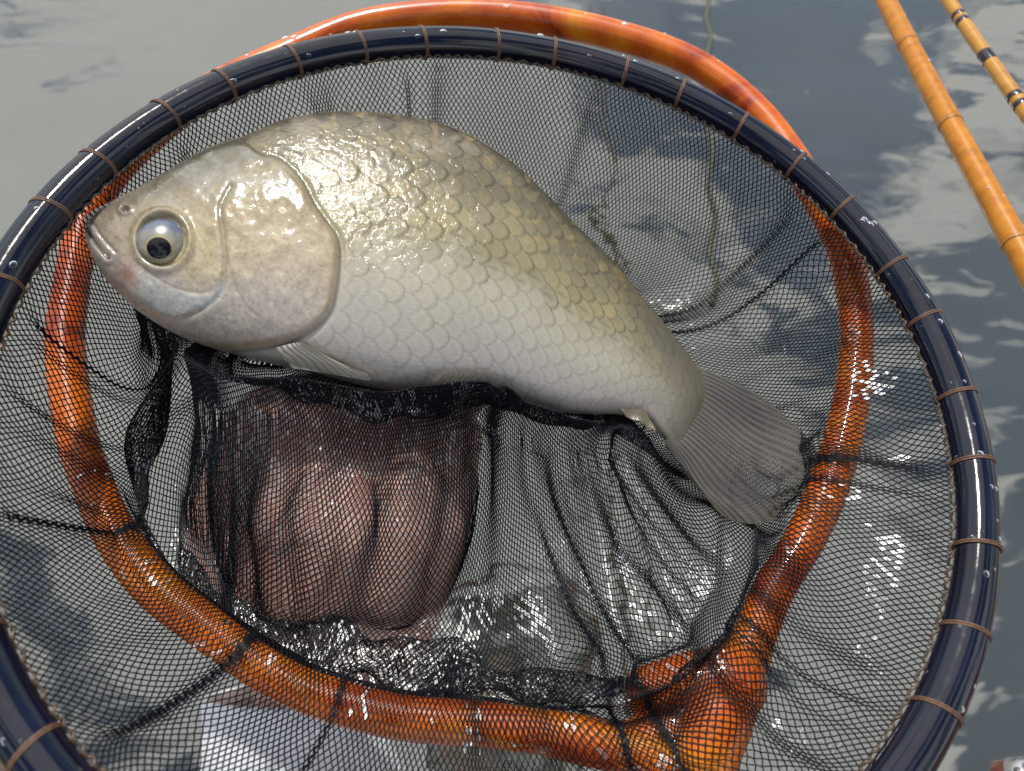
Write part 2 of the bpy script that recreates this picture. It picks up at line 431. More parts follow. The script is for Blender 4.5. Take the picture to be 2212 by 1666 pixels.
def cpiece(pts, r, n=16):
    p, rr = chain(pts, r); return tube(p, rr, n)
pieces += [cpiece([OP(2900, 2720), OP(2740, 2745, -.001), OP(2590, 2755, -.002)], [.0118, .0108, .0080]),
           cpiece([OP(3006, 2528), OP(2930, 2690), OP(2850, 2850), OP(2790, 3010), OP(2720, 3260, -.005), OP(2600, 3700, -.02), OP(2450, 4400, -.05)], [.0068, .0092, .0116, .0110, .0098, .0092, .0090]),
           cpiece([OP(2186, 2921), OP(2450, 2975), OP(2640, 3040), OP(2760, 3160, -.002)], [.0066, .0074, .0086, .0085])]
voxel_union('frame', pieces, .0011, M['orange'], rest, 5)
# polar outline of the loop, for the draping
d_ = o_path - o_c; o_phi = np.arctan2(d_ @ o_e2, d_ @ o_e1); o_rho = np.hypot(d_ @ o_e1, d_ @ o_e2); o_h = d_ @ on_up
so = np.argsort(o_phi); o_phi, o_rho, o_h = o_phi[so], o_rho[so], o_h[so]
o_phi = np.concatenate([o_phi - 2 * np.pi, o_phi, o_phi + 2 * np.pi]); o_rho = np.tile(o_rho, 3); o_h = np.tile(o_h, 3)

# ------------------------------------------------------------------ the fish
FZ, FA, FB = .258, .20, -.35
f_up = unit(vecs_cam_to_world(-np.array([-FA, -FB, 1.0])))      # towards the camera side
ctrl = np.array([(188, 484, 187, 506, 2.0), (204, 468, 199, 548, 5.5), (240, 450, 228, 602, 9), (300, 424, 285, 658, 12.5), (370, 385, 350, 702, 15.5), (440, 346, 425, 735, 18), (520, 315, 510, 760, 20),
    (610, 278, 590, 780, 21.5), (700, 260, 680, 800, 22.5), (790, 258, 760, 822, 23), (880, 267, 840, 838, 23), (970, 289, 920, 846, 22.5), (1040, 323, 990, 848, 21.5), (1110, 371, 1060, 852, 20), (1180, 435, 1130, 866, 18),
    (1240, 495, 1200, 884, 15.5), (1310, 560, 1270, 893, 13), (1370, 630, 1335, 893, 10.5), (1425, 695, 1385, 902, 8.5), (1475, 755, 1420, 930, 6.2), (1520, 810, 1450, 965, 3.6), (1545, 838, 1468, 990, 1.1)], float)
NS, NT = 580, 440
sp = catmull(ctrl, NS)
D2, V2, wid = sp[:, 0:2], sp[:, 2:4], np.maximum(sp[:, 4], 1) * .001
ta = np.arange(NT) / NT * 2 * np.pi
ct, st = np.cos(ta), np.sin(ta)
mixf = (1 + ct) / 2
PX = V2[:, None] * (1 - mixf)[None, :, None] + D2[:, None] * mixf[None, :, None]      # design pixel of every body vertex
base = on_plane(PX, FZ, FA, FB)
prof = np.sign(st) * np.abs(st)**.80
belly = 1 - .12 * mixf**2                                                         # back a little keener than the belly
off = wid[:, None] * prof[None] * belly[None]
def project(p):
    c_ = cam_of(p); return np.stack([W / 2 + F * c_[..., 0] / c_[..., 2], H / 2 + F * c_[..., 1] / c_[..., 2]], -1)
SPX = project(base + f_up * np.abs(off)[..., None])              # where the flank is seen: head and skin marks are laid out on it
X, Y = SPX[..., 0], SPX[..., 1]
front = st[None] > -.05
hgt = np.linalg.norm(D2 - V2, axis=1)
arc = np.concatenate([[0], np.cumsum(np.linalg.norm(np.diff((D2 + V2) / 2, axis=0), axis=1))])

def poly_sd(x, y, pts, closed=True):
    """distance to polyline, and inside flag"""
    pts = np.asarray(pts, float); n = len(pts); best = np.full(x.shape, 1e9); ins = np.zeros(x.shape, bool)
    for i in range(n if closed else n - 1):
        a, b = pts[i], pts[(i + 1) % n]; e = b - a
        t = np.clip(((x - a[0]) * e[0] + (y - a[1]) * e[1]) / (e @ e), 0, 1)
        best = np.minimum(best, (x - a[0] - t * e[0])**2 + (y - a[1] - t * e[1])**2)
        if closed and a[1] != b[1]:
            ins ^= ((a[1] > y) != (b[1] > y)) & (x < (b[0] - a[0]) * (y - a[1]) / (b[1] - a[1]) + a[0])
    return np.sqrt(best), ins

oper = catmull([(455, 262), (500, 290), (535, 316), (566, 336), (605, 347), (648, 390), (675, 441), (699, 476), (723, 509), (731, 541), (729, 595), (723, 635), (713, 670), (686, 703), (648, 727), (594, 746), (513, 756), (400, 760)], 60)
head_poly = np.concatenate([oper, [(100, 800), (60, 300), (400, 200)]])
dj, inh = poly_sd(X, Y, oper, False)[0], poly_sd(X, Y, head_poly)[1]
sd = np.where(inh, -dj, dj)                                     # <0 on the head
preop = catmull([(500, 405), (478, 452), (484, 514), (487, 568), (481, 622), (455, 660), (400, 690)], 40)
dpre, _ = poly_sd(X, Y, preop, False)
crease, _ = poly_sd(X, Y, catmull([(489, 540), (500, 590), (527, 654), (560, 690)], 20), False)
sub = catmull([(300, 575), (352, 612), (410, 634), (455, 632), (482, 600), (484, 560)], 30); dsub, _ = poly_sd(X, Y, sub, False)
mouth = catmull([(180, 490), (191, 499), (202, 518), (220, 542), (236, 560)], 24); dmou, _ = poly_sd(X, Y, mouth, False)
lip2, _ = poly_sd(X, Y, catmull([(194, 478), (207, 492), (220, 514), (240, 536), (252, 548)], 24), False)
EYE = np.array([353., 524.]); deye = np.hypot(X - EYE[0], (Y - EYE[1]) * .94)
dnos = np.hypot((X - 273) * .8, Y - 457)

# scales
hm = 560.0
cols = np.concatenate([[0], np.cumsum(np.diff(arc) / np.interp(arc[1:], [350, 800, 1100, 1500], [36, 35, 29, 18]))])
Ac = np.broadcast_to(cols[:, None], X.shape)
Bc = (ct[None] * .5) * 13.0 * ((hgt / hm)**.55)[:, None] + .35 * np.sin(Ac * .13)
Bc = Bc + 1.3 * np.abs(ct[None])**3 * 0 + (noise2(Ac * .5, Bc * .6, 21) - .5) * .25
Ac = Ac + (noise2(Ac * .45 + 9, Bc * .7, 22) - .5) * .3 + .9 * (ct[None]**2) * 0
best_i = np.full(X.shape, 1e9); sdx = np.zeros(X.shape); sdy = np.zeros(X.shape); sid = np.zeros(X.shape); sjd = np.zeros(X.shape)
ra, rb = 1.62, .66
i0 = np.floor(Ac)
for di in range(-2, 3):
    ci = i0 + di
    par = np.mod(ci, 2) * .5
    j0 = np.round(Bc - par)
    for dj_ in (-1, 0, 1):
        cj = j0 + dj_; bx = (Ac - ci) / ra; by = (Bc - cj - par) / rb
        jit = (hash2(ci, cj, 5) - .5) * .12
        rr = np.hypot(bx - jit, by)
        ok = (rr < 1) & (ci < best_i)
        best_i = np.where(ok, ci, best_i); sdx = np.where(ok, bx - jit, sdx); sdy = np.where(ok, by, sdy); sid = np.where(ok, ci, sid); sjd = np.where(ok, cj, sjd)
srr = np.hypot(sdx, sdy); hsh = hash2(sid, sjd, 11); hsh2 = hash2(sid, sjd, 17)
scaled = sstep(3, 26, sd) * sstep(0, .05, np.abs(st))[None] * sstep(1520, 1440, X)
dorsal = (1 + ct[None]) / 2 + 0 * X                                     # 0 belly, 1 back
edge = sstep(.86, .99, srr)
relief = scaled * (.00017 * (sdx * .8 + .2) - .00012 * sstep(.90, 1.0, srr) + .00020 * (hsh - .5)) * (.35 + .75 * sstep(.2, .65, dorsal))
# head relief
relief += .0011 * sstep(14, -16, sd) - .0006 * np.exp(-((sd - 6) / 7)**2)                       # gill cover stands proud
relief += -.00045 * np.exp(-(dpre / 6)**2) * (sd < 0) + .00018 * np.exp(-((dpre - 14) / 12)**2) * (sd < 0)
relief += -.00018 * np.exp(-(crease / 3)**2) - .00022 * np.exp(-(dsub / 4)**2)
relief += -.0011 * np.exp(-(dmou / 4)**2) - .0003 * np.exp(-(lip2 / 4)**2) + .0004 * np.exp(-((dmou - 11) / 6)**2) * (X < 280)
relief += .0012 * np.exp(-((deye - 60) / 9)**2) - .0012 * sstep(56, 46, deye)
relief += -.0012 * np.exp(-(dnos / 5.5)**2) + .0006 * np.exp(-((dnos - 10) / 4)**2)
relief += .0009 * (fbm(X / 38, Y / 38, 31) - .5) * sstep(10, -20, sd)
relief += .0004 * (fbm(X / 9, Y / 9, 41) - .5) * sstep(.72, .95, dorsal) * scaled
body_v = base + f_up * (off + np.where(front, 1, .4) * relief * np.sign(st)[None] * sstep(0, .12, np.abs(st))[None])[..., None]

# fish colours, darker along the grooves, with some highlights painted in
def lerp(a, b, f): return np.asarray(a) * (1 - f[..., None]) + np.asarray(b) * f[..., None]
n_big = fbm(X / 90, Y / 90, 51); n_mid = fbm(X / 30, Y / 30, 61); n_fin = fbm(X / 7, Y / 7, 71)
dd = dorsal + .16 * (n_big - .5) + .05 * (hsh - .5) * scaled
c = lerp((.60, .56, .525), (.55, .52, .42), sstep(.10, .34, dd))
c = lerp(c, (.36, .315, .165), sstep(.28, .54, dd))
c = lerp(c, (.25, .205, .090), sstep(.56, .82, dd))
c = lerp(c, (.10, .082, .040), sstep(.84, .98, dd))
pale = sstep(.50, .72, fbm(X / 60, Y / 45, 81)) * sstep(.45, .6, dorsal) * sstep(1150, 950, X) * sstep(20, 60, sd)
c = lerp(c, (.44, .375, .28), pale * .6)
gold = sstep(.58, .75, fbm(X / 20, Y / 20, 91)) * sstep(.4, .65, dorsal) * scaled
c = lerp(c, (.50, .36, .13), gold * .5)
peduncle = sstep(1250, 1480, X) * sstep(.3, .8, dorsal); c = lerp(c, (.13, .115, .06), peduncle * .6)
c = c * (1 + scaled * ((hsh2 - .5) * .36 * sstep(.2, .6, dorsal) + (hsh - .5) * .05))[..., None]
c = c * (1 - scaled * edge * (.17 + .26 * sstep(.2, .55, dorsal)) * (.5 + .9 * hsh))[..., None]
rays_ = np.sin(np.arctan2(sdy, sdx + 1.25) * 46) * .5 + .5
c = c * (1 - scaled * .09 * rays_ * sstep(.3, .8, srr))[..., None]
c = c * (1 + scaled * .10 * np.exp(-((srr - .76) / .06)**2))[..., None]  # thin highlight painted just inside each scale edge
hd = sstep(6, -6, sd)
hc = lerp((.60, .53, .475), (.56, .47, .33), sstep(.16, .34, dd))
hc = lerp(hc, (.40, .325, .185), sstep(.30, .60, dd + .1 * (n_mid - .5)))
hc = lerp(hc, (.20, .175, .105), sstep(.66, .82, dd)); hc = lerp(hc, (.10, .088, .055), sstep(.86, .98, dd))
muc_sheen = sstep(.38, .64, fbm(X / 45 + 3, Y / 28, 101) + .22 * np.exp(-((Y - 410 + (X - 450) * .12) / 42)**2) - .1) * sstep(235, 300, X) * sstep(650, 560, X) * sstep(.55, .66, dorsal) * sstep(.93, .85, dorsal)
hc = lerp(hc, (.46, .455, .43), muc_sheen * .5)  # mucus patches, their wet reflections painted in as pale colour
white = sstep(2, 9, dsub) * poly_sd(X, Y, np.concatenate([sub, [(484, 640), (470, 660), (420, 672), (385, 688), (330, 668), (300, 640)]]))[1]
hc = lerp(hc, (.62, .63, .62), white * sstep(.25, .5, n_mid + .15))
cheek = np.exp(-((np.hypot((X - 430) / 62, (Y - 560) / 70)))**3); hc = lerp(hc, (.52, .43, .20), cheek * .55 * n_mid * 1.6 * (1 - white))
snout = sstep(330, 215, X + .25 * (Y - 520)); hc = lerp(hc, (.33, .28, .235), snout * .8)
pink = np.exp(-(np.hypot((X - 275) / 26, (Y - 598) / 30))**2); hc = lerp(hc, (.42, .20, .165), pink * .75)
lipc = np.exp(-((dmou - 10) / 9)**2) * (X < 262) * (dorsal < .5); hc = lerp(hc, (.52, .44, .41), lipc * .7)
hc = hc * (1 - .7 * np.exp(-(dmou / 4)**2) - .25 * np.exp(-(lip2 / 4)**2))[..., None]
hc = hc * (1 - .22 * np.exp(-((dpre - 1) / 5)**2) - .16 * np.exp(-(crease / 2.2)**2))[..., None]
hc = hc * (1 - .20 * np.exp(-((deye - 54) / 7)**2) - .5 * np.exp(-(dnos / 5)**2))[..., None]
hc = hc * (.80 + .4 * n_fin)[..., None] * (1 - .22 * sstep(.74, .84, noise2(X / 3.1, Y / 3.1, 77)))[..., None]
lat = scaled * np.exp(-((sdx - .35) / .3)**2 - (sdy / .13)**2) * (np.abs(Bc + .6 - .25 * np.sin(Ac * .12)) < .52); c = c * (1 - .38 * lat)[..., None]
c = lerp(c, hc, hd)
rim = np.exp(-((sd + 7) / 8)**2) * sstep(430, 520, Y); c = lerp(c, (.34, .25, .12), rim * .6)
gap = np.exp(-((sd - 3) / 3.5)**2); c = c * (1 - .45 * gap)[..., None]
c = c * (.93 + .14 * n_fin)[..., None]
c = lerp(c, np.array((.20, .18, .13)), sstep(1330, 1480, X) * .75 * (1 - hd)); c = lerp(c, np.array((.17, .15, .11)), sstep(1440, 1500, X + .55 * (Y - 880) + 30 * (n_mid - .5)))
c = np.clip(c * np.array((.655, .645, .61)) * (1 - .22 * sstep(.45, .8, dorsal))[..., None], .01, .8)

fish = thing('fish', 'olive and silver crucian carp lying on its side in the black mesh', 'fish', base[NS // 2, NT // 2])
i = np.arange(NS - 1)[:, None]; k = np.arange(NT)[None]; k2 = (k + 1) % NT
Q = np.stack([i * NT + k, i * NT + k2, (i + 1) * NT + k2, (i + 1) * NT + k], -1).reshape(-1, 4)
flat = body_v.reshape(-1, 3); c0 = len(flat)
flat = np.concatenate([flat, body_v[0].mean(0)[None], body_v[-1].mean(0)[None]])
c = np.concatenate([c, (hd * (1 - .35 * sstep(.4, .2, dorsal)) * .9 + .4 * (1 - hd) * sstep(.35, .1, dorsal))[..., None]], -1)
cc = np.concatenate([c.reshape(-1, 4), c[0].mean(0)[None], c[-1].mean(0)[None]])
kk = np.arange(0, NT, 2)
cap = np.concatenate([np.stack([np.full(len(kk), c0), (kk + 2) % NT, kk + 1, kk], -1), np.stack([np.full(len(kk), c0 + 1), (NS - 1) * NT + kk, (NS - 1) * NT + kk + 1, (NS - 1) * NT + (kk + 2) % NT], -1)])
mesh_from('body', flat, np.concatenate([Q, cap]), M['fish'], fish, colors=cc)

def FP(px, up=0.0):
    return on_plane(np.asarray(px, float), FZ, FA, FB) + f_up * np.asarray(up)[..., None]

flank = body_v[:, :NT // 2]; flank_px = project(flank); flank_z = cam_of(flank)[..., 2]
def surf(px, lift_):
    """points `lift_` metres above the near flank, seen at the given pixels"""
    px = np.asarray(px, float).reshape(-1, 2); lift_ = np.broadcast_to(np.asarray(lift_, float).ravel(), (len(px),)); out = []
    for p_, l_ in zip(px, lift_):
        q = ((flank_px - p_)**2).sum(-1).argmin(); out.append(P(p_[0], p_[1], flank_z.ravel()[q] - l_))
    return np.array(out)

# eye: bulging dome, iris ring and pupil that looks down
er = 53 * .248 / F
nu, nv = 40, 22
uu = np.arange(nu) / nu * 2 * np.pi; vv_ = np.linspace(0, 1, nv)
U, Vv = np.meshgrid(uu, vv_, indexing='ij')
e1 = unit(RIGHT - f_up * (RIGHT @ f_up)); e2 = np.cross(f_up, e1)
ec = surf(EYE, -.0012)[0]
dome = .0046 * np.sqrt(np.clip(1 - (Vv)**2, 0, 1))
ev = ec + (er * Vv)[..., None] * (np.cos(U)[..., None] * e1 + np.sin(U)[..., None] * e2) + dome[..., None] * f_up
pc = np.array([.02, -.50]); pd = np.hypot(Vv * np.cos(U) - pc[0], (Vv * np.sin(U) - pc[1]) * 1.12)
ecol = lerp(np.full(U.shape + (3,), (.21, .20, .175)), (.33, .25, .10), np.exp(-((pd - .48) / .05)**2))
ecol = lerp(ecol, (.10, .12, .18), sstep(.10, .55, Vv * np.sin(U) + .1 * np.sin(U * 3))); ecol = lerp(ecol, (.20, .18, .12), sstep(.86, 1, Vv))  # upper part tinted blue: sky reflection painted into the eye
ecol = ecol * (.85 + .3 * fbm(U * 3, Vv * 6, 5))[..., None]
qi = np.arange(nu)[:, None]; qj = np.arange(nv - 1)[None]; q2 = (qi + 1) % nu
EQ = np.stack([qi * nv + qj, qi * nv + qj + 1, q2 * nv + qj + 1, q2 * nv + qj], -1).reshape(-1, 4)
eye = mesh_from('eye', ev.reshape(-1, 3), EQ, M['eye'], fish, colors=ecol.reshape(-1, 3))
# pupil: cap following the dome, a hair proud
pr = np.linspace(0, .43, 12)
U2, R2 = np.meshgrid(uu, pr, indexing='ij'); gx = pc[0] + R2 * np.cos(U2); gy = pc[1] + R2 * np.sin(U2) / 1.12
gz = .0046 * np.sqrt(np.clip(1 - gx**2 - gy**2, 0.02, 1)) + .00035
pv = ec + er * (gx[..., None] * e1 + gy[..., None] * e2) + gz[..., None] * f_up
qj = np.arange(11)[None]
PQ = np.stack([qi * 12 + qj, qi * 12 + qj + 1, q2 * 12 + qj + 1, q2 * 12 + qj], -1).reshape(-1, 4)
mesh_from('pupil', pv.reshape(-1, 3), PQ, M['pupil'], eye)

def fin(name, root, tip, up_root, up_tip, mat, on_flank=False, nrays=18, na=40, nb_=60, thick=.0005, wave=.0008, a0=.95, a1=.55):
    """membrane between a root polyline and a tip polyline (design pixels), with rays as ridges, two sided with thickness"""
    r_ = catmull(root, nb_); t_ = catmull(tip, nb_)
    s = np.linspace(0, 1, na)[:, None, None]
    px = r_[None] * (1 - s) + t_[None] * s
    up = np.asarray(np.interp(np.linspace(0, 1, nb_), np.linspace(0, 1, len(up_root)), up_root))[None] * (1 - s[..., 0]) + np.interp(np.linspace(0, 1, nb_), np.linspace(0, 1, len(up_tip)), up_tip)[None] * s[..., 0]
    vv = np.linspace(0, 1, nb_)[None] + .012 * np.sin(s[..., 0] * 9); rayv = np.abs(np.sin(vv * np.pi * nrays))
    up = up + wave * np.sin(vv * 11 + s[..., 0] * 4) * s[..., 0]
    if on_flank:
        gr = surf(px[::4, ::4], 0).reshape(px[::4, ::4].shape[:2] + (3,)); ga = np.arange(na)[::4]; gb = np.arange(nb_)[::4]
        mid = np.stack([np.stack([np.interp(np.arange(nb_), gb, gr[q, :, d_]) for d_ in range(3)], -1) for q in range(len(ga))])
        mid = np.stack([np.stack([np.interp(np.arange(na), ga, mid[:, q, d_]) for d_ in range(3)], -1) for q in range(nb_)], 1)
        hi = mid - FWD * (up + thick * (.4 + rayv) * (1.1 - s[..., 0]))[..., None]; lo = mid - FWD * (up - thick * .4)[..., None]
    else:
        hi = FP(px, up + thick * (.4 + rayv) * (1.1 - s[..., 0])); lo = FP(px, up - thick * .4)
    V = np.concatenate([hi.reshape(-1, 3), lo.reshape(-1, 3)]); n = na * nb_
    a = np.arange(na - 1)[:, None]; b = np.arange(nb_ - 1)[None]
    q = np.stack([a * nb_ + b, a * nb_ + b + 1, (a + 1) * nb_ + b + 1, (a + 1) * nb_ + b], -1).reshape(-1, 4)
    tint = np.stack([((1 - rayv) * .8 + .2 * fbm(vv * 9, s[..., 0] * 6, 3)) * sstep(0, .22, s[..., 0]), np.clip(a0 + (a1 - a0) * s[..., 0]**.7 + .25 * (rayv - .5) + .10 * (fbm(vv * 7, s[..., 0] * 3, 8) - .5), .12, 1), 0 * rayv], -1).reshape(-1, 3)
    if name == 'tail_fin': tint[:, 1] = np.clip(tint[:, 1] - (.42 * np.exp(-((vv - .52) / .13)**2) * s[..., 0]**.8).ravel(), .1, 1)
    return mesh_from(name, V, np.concatenate([q, q[:, ::-1] + n]), mat, fish, colors=np.concatenate([tint, tint]))

fin('tail_fin', [(1500, 792), (1484, 838), (1464, 892), (1442, 942), (1432, 955)], [(1650, 866), (1722, 936), (1748, 1005), (1722, 1062), (1700, 1092), (1676, 1124), (1605, 1136), (1540, 1118), (1492, 1050)],
    [.0003, .0006, .0008, .0006, .0003], [.004, .005, .006, .006, .005, .003], M['fin_tail'], nrays=26, nb_=150, thick=.0006, wave=.0022, a0=.98, a1=.58)
fin('pectoral_fin', [(596, 752), (640, 742), (664, 745), (672, 758)], [(640, 800), (735, 815), (812, 828), (808, 812)], [.0005, .0015, .0022, .001], [.003, .0035, .0035, .003], M['fin_pale'], True, nrays=12, thick=.0007, wave=.0004, a0=1, a1=.85)
fin('pelvic_fin', [(930, 836), (975, 838), (1010, 840)], [(955, 812), (1005, 800), (1065, 814)], [.001] * 3, [.0025, .003, .0025], M['fin_pale'], True, nrays=9, thick=.0005, wave=.0002, a0=.8, a1=.45)
fin('anal_fin', [(1325, 884), (1355, 886), (1388, 896)], [(1345, 905), (1385, 925), (1412, 940)], [.003, .003, .003], [.004, .004, .003], M['fin_dark'], nrays=9, thick=.0006, a0=.95, a1=.7)
ids = np.nonzero((D2[:, 0] > 925) & (D2[:, 0] < 1215))[0]; q = np.linspace(0, 1, len(ids))
kr_ = int(NT * .062); prof_h = (np.sin(np.pi * q**.75)**.6)[:, None]
outw = unit(base[ids, 0] - base[ids, NT // 2]); aft = unit(np.gradient(base[ids, 0], axis=0))
levels = np.linspace(0, 1, 14)[None, :, None]
r0_ = body_v[ids, kr_]; r1_ = body_v[ids, kr_ // 2] + f_up * .0006; r2_ = body_v[ids, 0] + (outw * .0030 + f_up * .0006 + aft * .004) * prof_h
fold = r0_[:, None] * (1 - levels)**2 + 2 * r1_[:, None] * levels * (1 - levels) + r2_[:, None] * levels**2
ry_ = np.abs(np.sin((q[:, None] * 24 + levels[0, :, 0][None] * .9) * np.pi)); lift3 = (.0003 + .00022 * ry_) * np.sin(np.pi * (.15 + .8 * levels[0, :, 0]))[None] * prof_h
hi3 = fold + f_up * lift3[..., None]; lo3 = fold - f_up * .0008
nA, nB = hi3.shape[:2]; a_ = np.arange(nA - 1)[:, None]; b_ = np.arange(nB - 1)[None]
q3 = np.stack([a_ * nB + b_, a_ * nB + b_ + 1, (a_ + 1) * nB + b_ + 1, (a_ + 1) * nB + b_], -1).reshape(-1, 4)
t3_ = np.stack([1 - ry_, ry_ * 0 + 1, ry_ * 0], -1).reshape(-1, 3)
mesh_from('dorsal_fin', np.concatenate([hi3.reshape(-1, 3), lo3.reshape(-1, 3)]), np.concatenate([q3[:, ::-1], q3 + nA * nB]), M['fin_dark'], fish, colors=np.concatenate([t3_, t3_]))

# ------------------------------------------------------------------ the hand under the bag
def HP(x, y, z): return P(x, y, z)
limbs = [([HP(700, 2050, .250), HP(690, 1760, .262), HP(690, 1560, .272), HP(700, 1430, .278)], [.022, .023, .024, .024])]      # forearm, wrist
# palm: fingers-wide strips whose near side makes one broad surface, fuller over the thumb ball and the outer heel
xs_ = {1440: (600, 632, 665, 698, 730, 760, 795, 830), 1280: (512, 566, 628, 690, 746, 790, 848, 900), 1130: (478, 545, 618, 690, 756, 802, 872, 945), 1020: (500, 560, 628, 698, 768, 818, 892, 965), 940: (548, 600, 660, 722, 790, 845, 915, 985)}
zf_ = {1440: (.262, .257, .255, .254, .254, .256, .257, .263), 1280: (.260, .2520, .2485, .2480, .2495, .2525, .2505, .2580), 1130: (.260, .2515, .2465, .2455, .2475, .2515, .2490, .2575),
       1020: (.261, .2535, .2500, .2495, .2515, .2550, .2520, .2600), 940: (.262, .2570, .2560, .2570, .2590, .2600, .2570, .2630)}
for k_ in range(8):
    limbs.append(([HP(xs_[y_][k_], y_, zf_[y_][k_] + .0125) for y_ in xs_], [.0115, .0125, .0125, .0120, .0105]))
limbs.append(([HP(530, 1060, .2670), HP(545, 975, .2630), HP(600, 905, .2590), HP(700, 878, .2590), HP(775, 890, .2640), HP(815, 905, .2680)], [.0145, .0150, .0142, .0125, .0108, .0085]))   # thumb
def under(x, y, g): return (CAM * 0 + on_plane(np.array([x, y], float), FZ, FA, FB)) - f_up * g
fing = [((720, 935), (745, 800), (775, 690), (800, 600)), ((795, 925), (840, 780), (880, 660), (915, 560)), ((865, 930), (930, 790), (985, 680), (1030, 590)), ((930, 950), (1005, 830), (1065, 745), (1110, 680))]
for q, ln in zip(fing, (.95, 1, 1, .85)):
    pts = [HP(q[0][0], q[0][1], .294)] + [under(x, y, .036 - .002 * n_) for n_, (x, y) in enumerate(q[1:])]
    limbs.append((pts, [.0125 * ln, .0105 * ln, .0095 * ln, .0082 * ln]))
person = thing('person', "bare hand palm up with a white sleeve, cupping the mesh under the fish", 'person', HP(700, 1430, .284))
voxel_union('hand', [cpiece(p_, r_, 20) for p_, r_ in limbs], .0016, M['skin'], person, 34)
# sleeve: loose knit cuff around the forearm
sp_ = catmull([HP(690, 1490, .276), HP(688, 1600, .272), HP(690, 1760, .264), HP(700, 2050, .252), HP(760, 2600, .235)], 60)
T_ = unit(np.gradient(sp_, axis=0)); N_ = unit(RIGHT - T_ * (T_ @ RIGHT)[:, None]); B_ = np.cross(T_, N_)
ang = np.arange(72) / 72 * 2 * np.pi; tt2 = np.linspace(0, 1, 60)[:, None]
rx = .0405 + .004 * np.sin(tt2 * 9 + 1.5 * np.cos(ang)[None]) * tt2 + .0012 * np.sin(ang * 5 + tt2 * 11) + .0008 * np.sin(ang * 36)[None] * (tt2 < .12)
rz = .034 + .003 * np.sin(tt2 * 12 + ang[None] * 2) * tt2 + .0008 * np.sin(ang * 36)[None] * (tt2 < .12)
SV = sp_[:, None] + rx[..., None] * np.cos(ang)[None, :, None] * N_[:, None] + rz[..., None] * np.sin(ang)[None, :, None] * B_[:, None]
inner = sp_[:1, None] + .93 * (SV[:6] - sp_[:6, None]) + (sp_[:6, None] - sp_[:1, None])
SVa = np.concatenate([inner[::-1], SV]); n_ = len(ang)
i = np.arange(len(SVa) - 1)[:, None]; k = np.arange(n_)[None]
mesh_from('sleeve', SVa.reshape(-1, 3), np.stack([i * n_ + k, i * n_ + (k + 1) % n_, (i + 1) * n_ + (k + 1) % n_, (i + 1) * n_ + k], -1).reshape(-1, 4), M['sleeve'], person)
hand_caps = []
for p_, r_ in limbs:
    for a_, b_, ra_, rb_ in zip(p_[:-1], p_[1:], r_[:-1], r_[1:]): hand_caps.append((a_, b_, ra_, rb_))
hand_caps.append((sp_[2], sp_[25], .034, .036))
for pp_, rr_ in (([OP(2900, 2720), OP(2740, 2745, -.001), OP(2590, 2755, -.002)], [.0118, .0108, .0080]), ([OP(3006, 2528), OP(2930, 2690), OP(2850, 2850), OP(2790, 3010), OP(2720, 3260, -.005)], [.0068, .0092, .0116, .0110, .0098]), ([OP(2186, 2921), OP(2450, 2975), OP(2640, 3040)], [.0066, .0074, .0086])):
    for q in range(len(pp_) - 1): hand_caps.append((pp_[q], pp_[q + 1], rr_[q], rr_[q + 1]))

# ------------------------------------------------------------------ the mesh bag: a diamond lattice let fall from the hoop
NCOL, NROW = 472, 236                     # meshes round the rim, half-rows from rim to bottom
CELL_A = .0021; CELL_B = .0032
ROWLEN = CELL_B / 2
RIM_R, RIM_UP = NR - NTUBE * 1.02, -.0022
bag_c = P(1000, 690, .305)                # lowest middle of the bag, below the fish

# fish thickness map in the fish plane
fo = base[0, 0]
def fplane(p):
    d = p - fo; return d @ e1, d @ e2, d @ f_up
bx_, by_, _ = fplane(base.reshape(-1, 3)); FG = .0012
gx0, gy0 = bx_.min() - .01, by_.min() - .06
gw, gh = int((bx_.max() + .06 - gx0) / FG) + 2, int((by_.max() + .01 - gy0) / FG) + 2
Tmap = np.zeros((gw, gh))
np.maximum.at(Tmap, (((bx_ - gx0) / FG).astype(int), ((by_ - gy0) / FG).astype(int)), np.abs(off).ravel())
for _ in range(3):
    z = Tmap == 0
    s = sum(np.roll(Tmap, d, a) for d in (1, -1) for a in (0, 1)); n = sum((np.roll(Tmap, d, a) > 0).astype(int) for d in (1, -1) for a in (0, 1))
    Tmap = np.where(z & (n >= 3), s / np.maximum(n, 1), Tmap)
# tail fin is part of the obstacle
tx, ty, _ = fplane(FP(np.array([(x, y) for x in np.linspace(1480, 1730, 90) for y in np.linspace(830, 1115, 90)])))
tpx = np.array([(x, y) for x in np.linspace(1480, 1730, 90) for y in np.linspace(830, 1115, 90)])
_, tin = poly_sd(tpx[:, 0], tpx[:, 1], [(1530, 815), (1640, 872), (1712, 945), (1735, 1012), (1722, 1068), (1665, 1116), (1540, 1110), (1455, 965)])
ii = ((tx - gx0) / FG).astype(int); jj = ((ty - gy0) / FG).astype(int); okk = tin & (ii >= 0) & (ii < gw) & (jj >= 0) & (jj < gh)
np.maximum.at(Tmap, (ii[okk], jj[okk]), .007)

gi, gj = np.meshgrid(np.arange(gw), np.arange(gh), indexing='ij'); gq = fo + ((gi + .5) * FG + gx0)[..., None] * e1 + ((gj + .5) * FG + gy0)[..., None] * e2 - o_c
gdr = np.hypot(gq @ o_e1, gq @ o_e2) - np.interp(np.arctan2(gq @ o_e2, gq @ o_e1), o_phi, o_rho)
Tmap = np.where((gdr > -.0095) & (gi * FG + gx0 > .08), 0, Tmap)              # the ring, not the tail, carries the mesh there

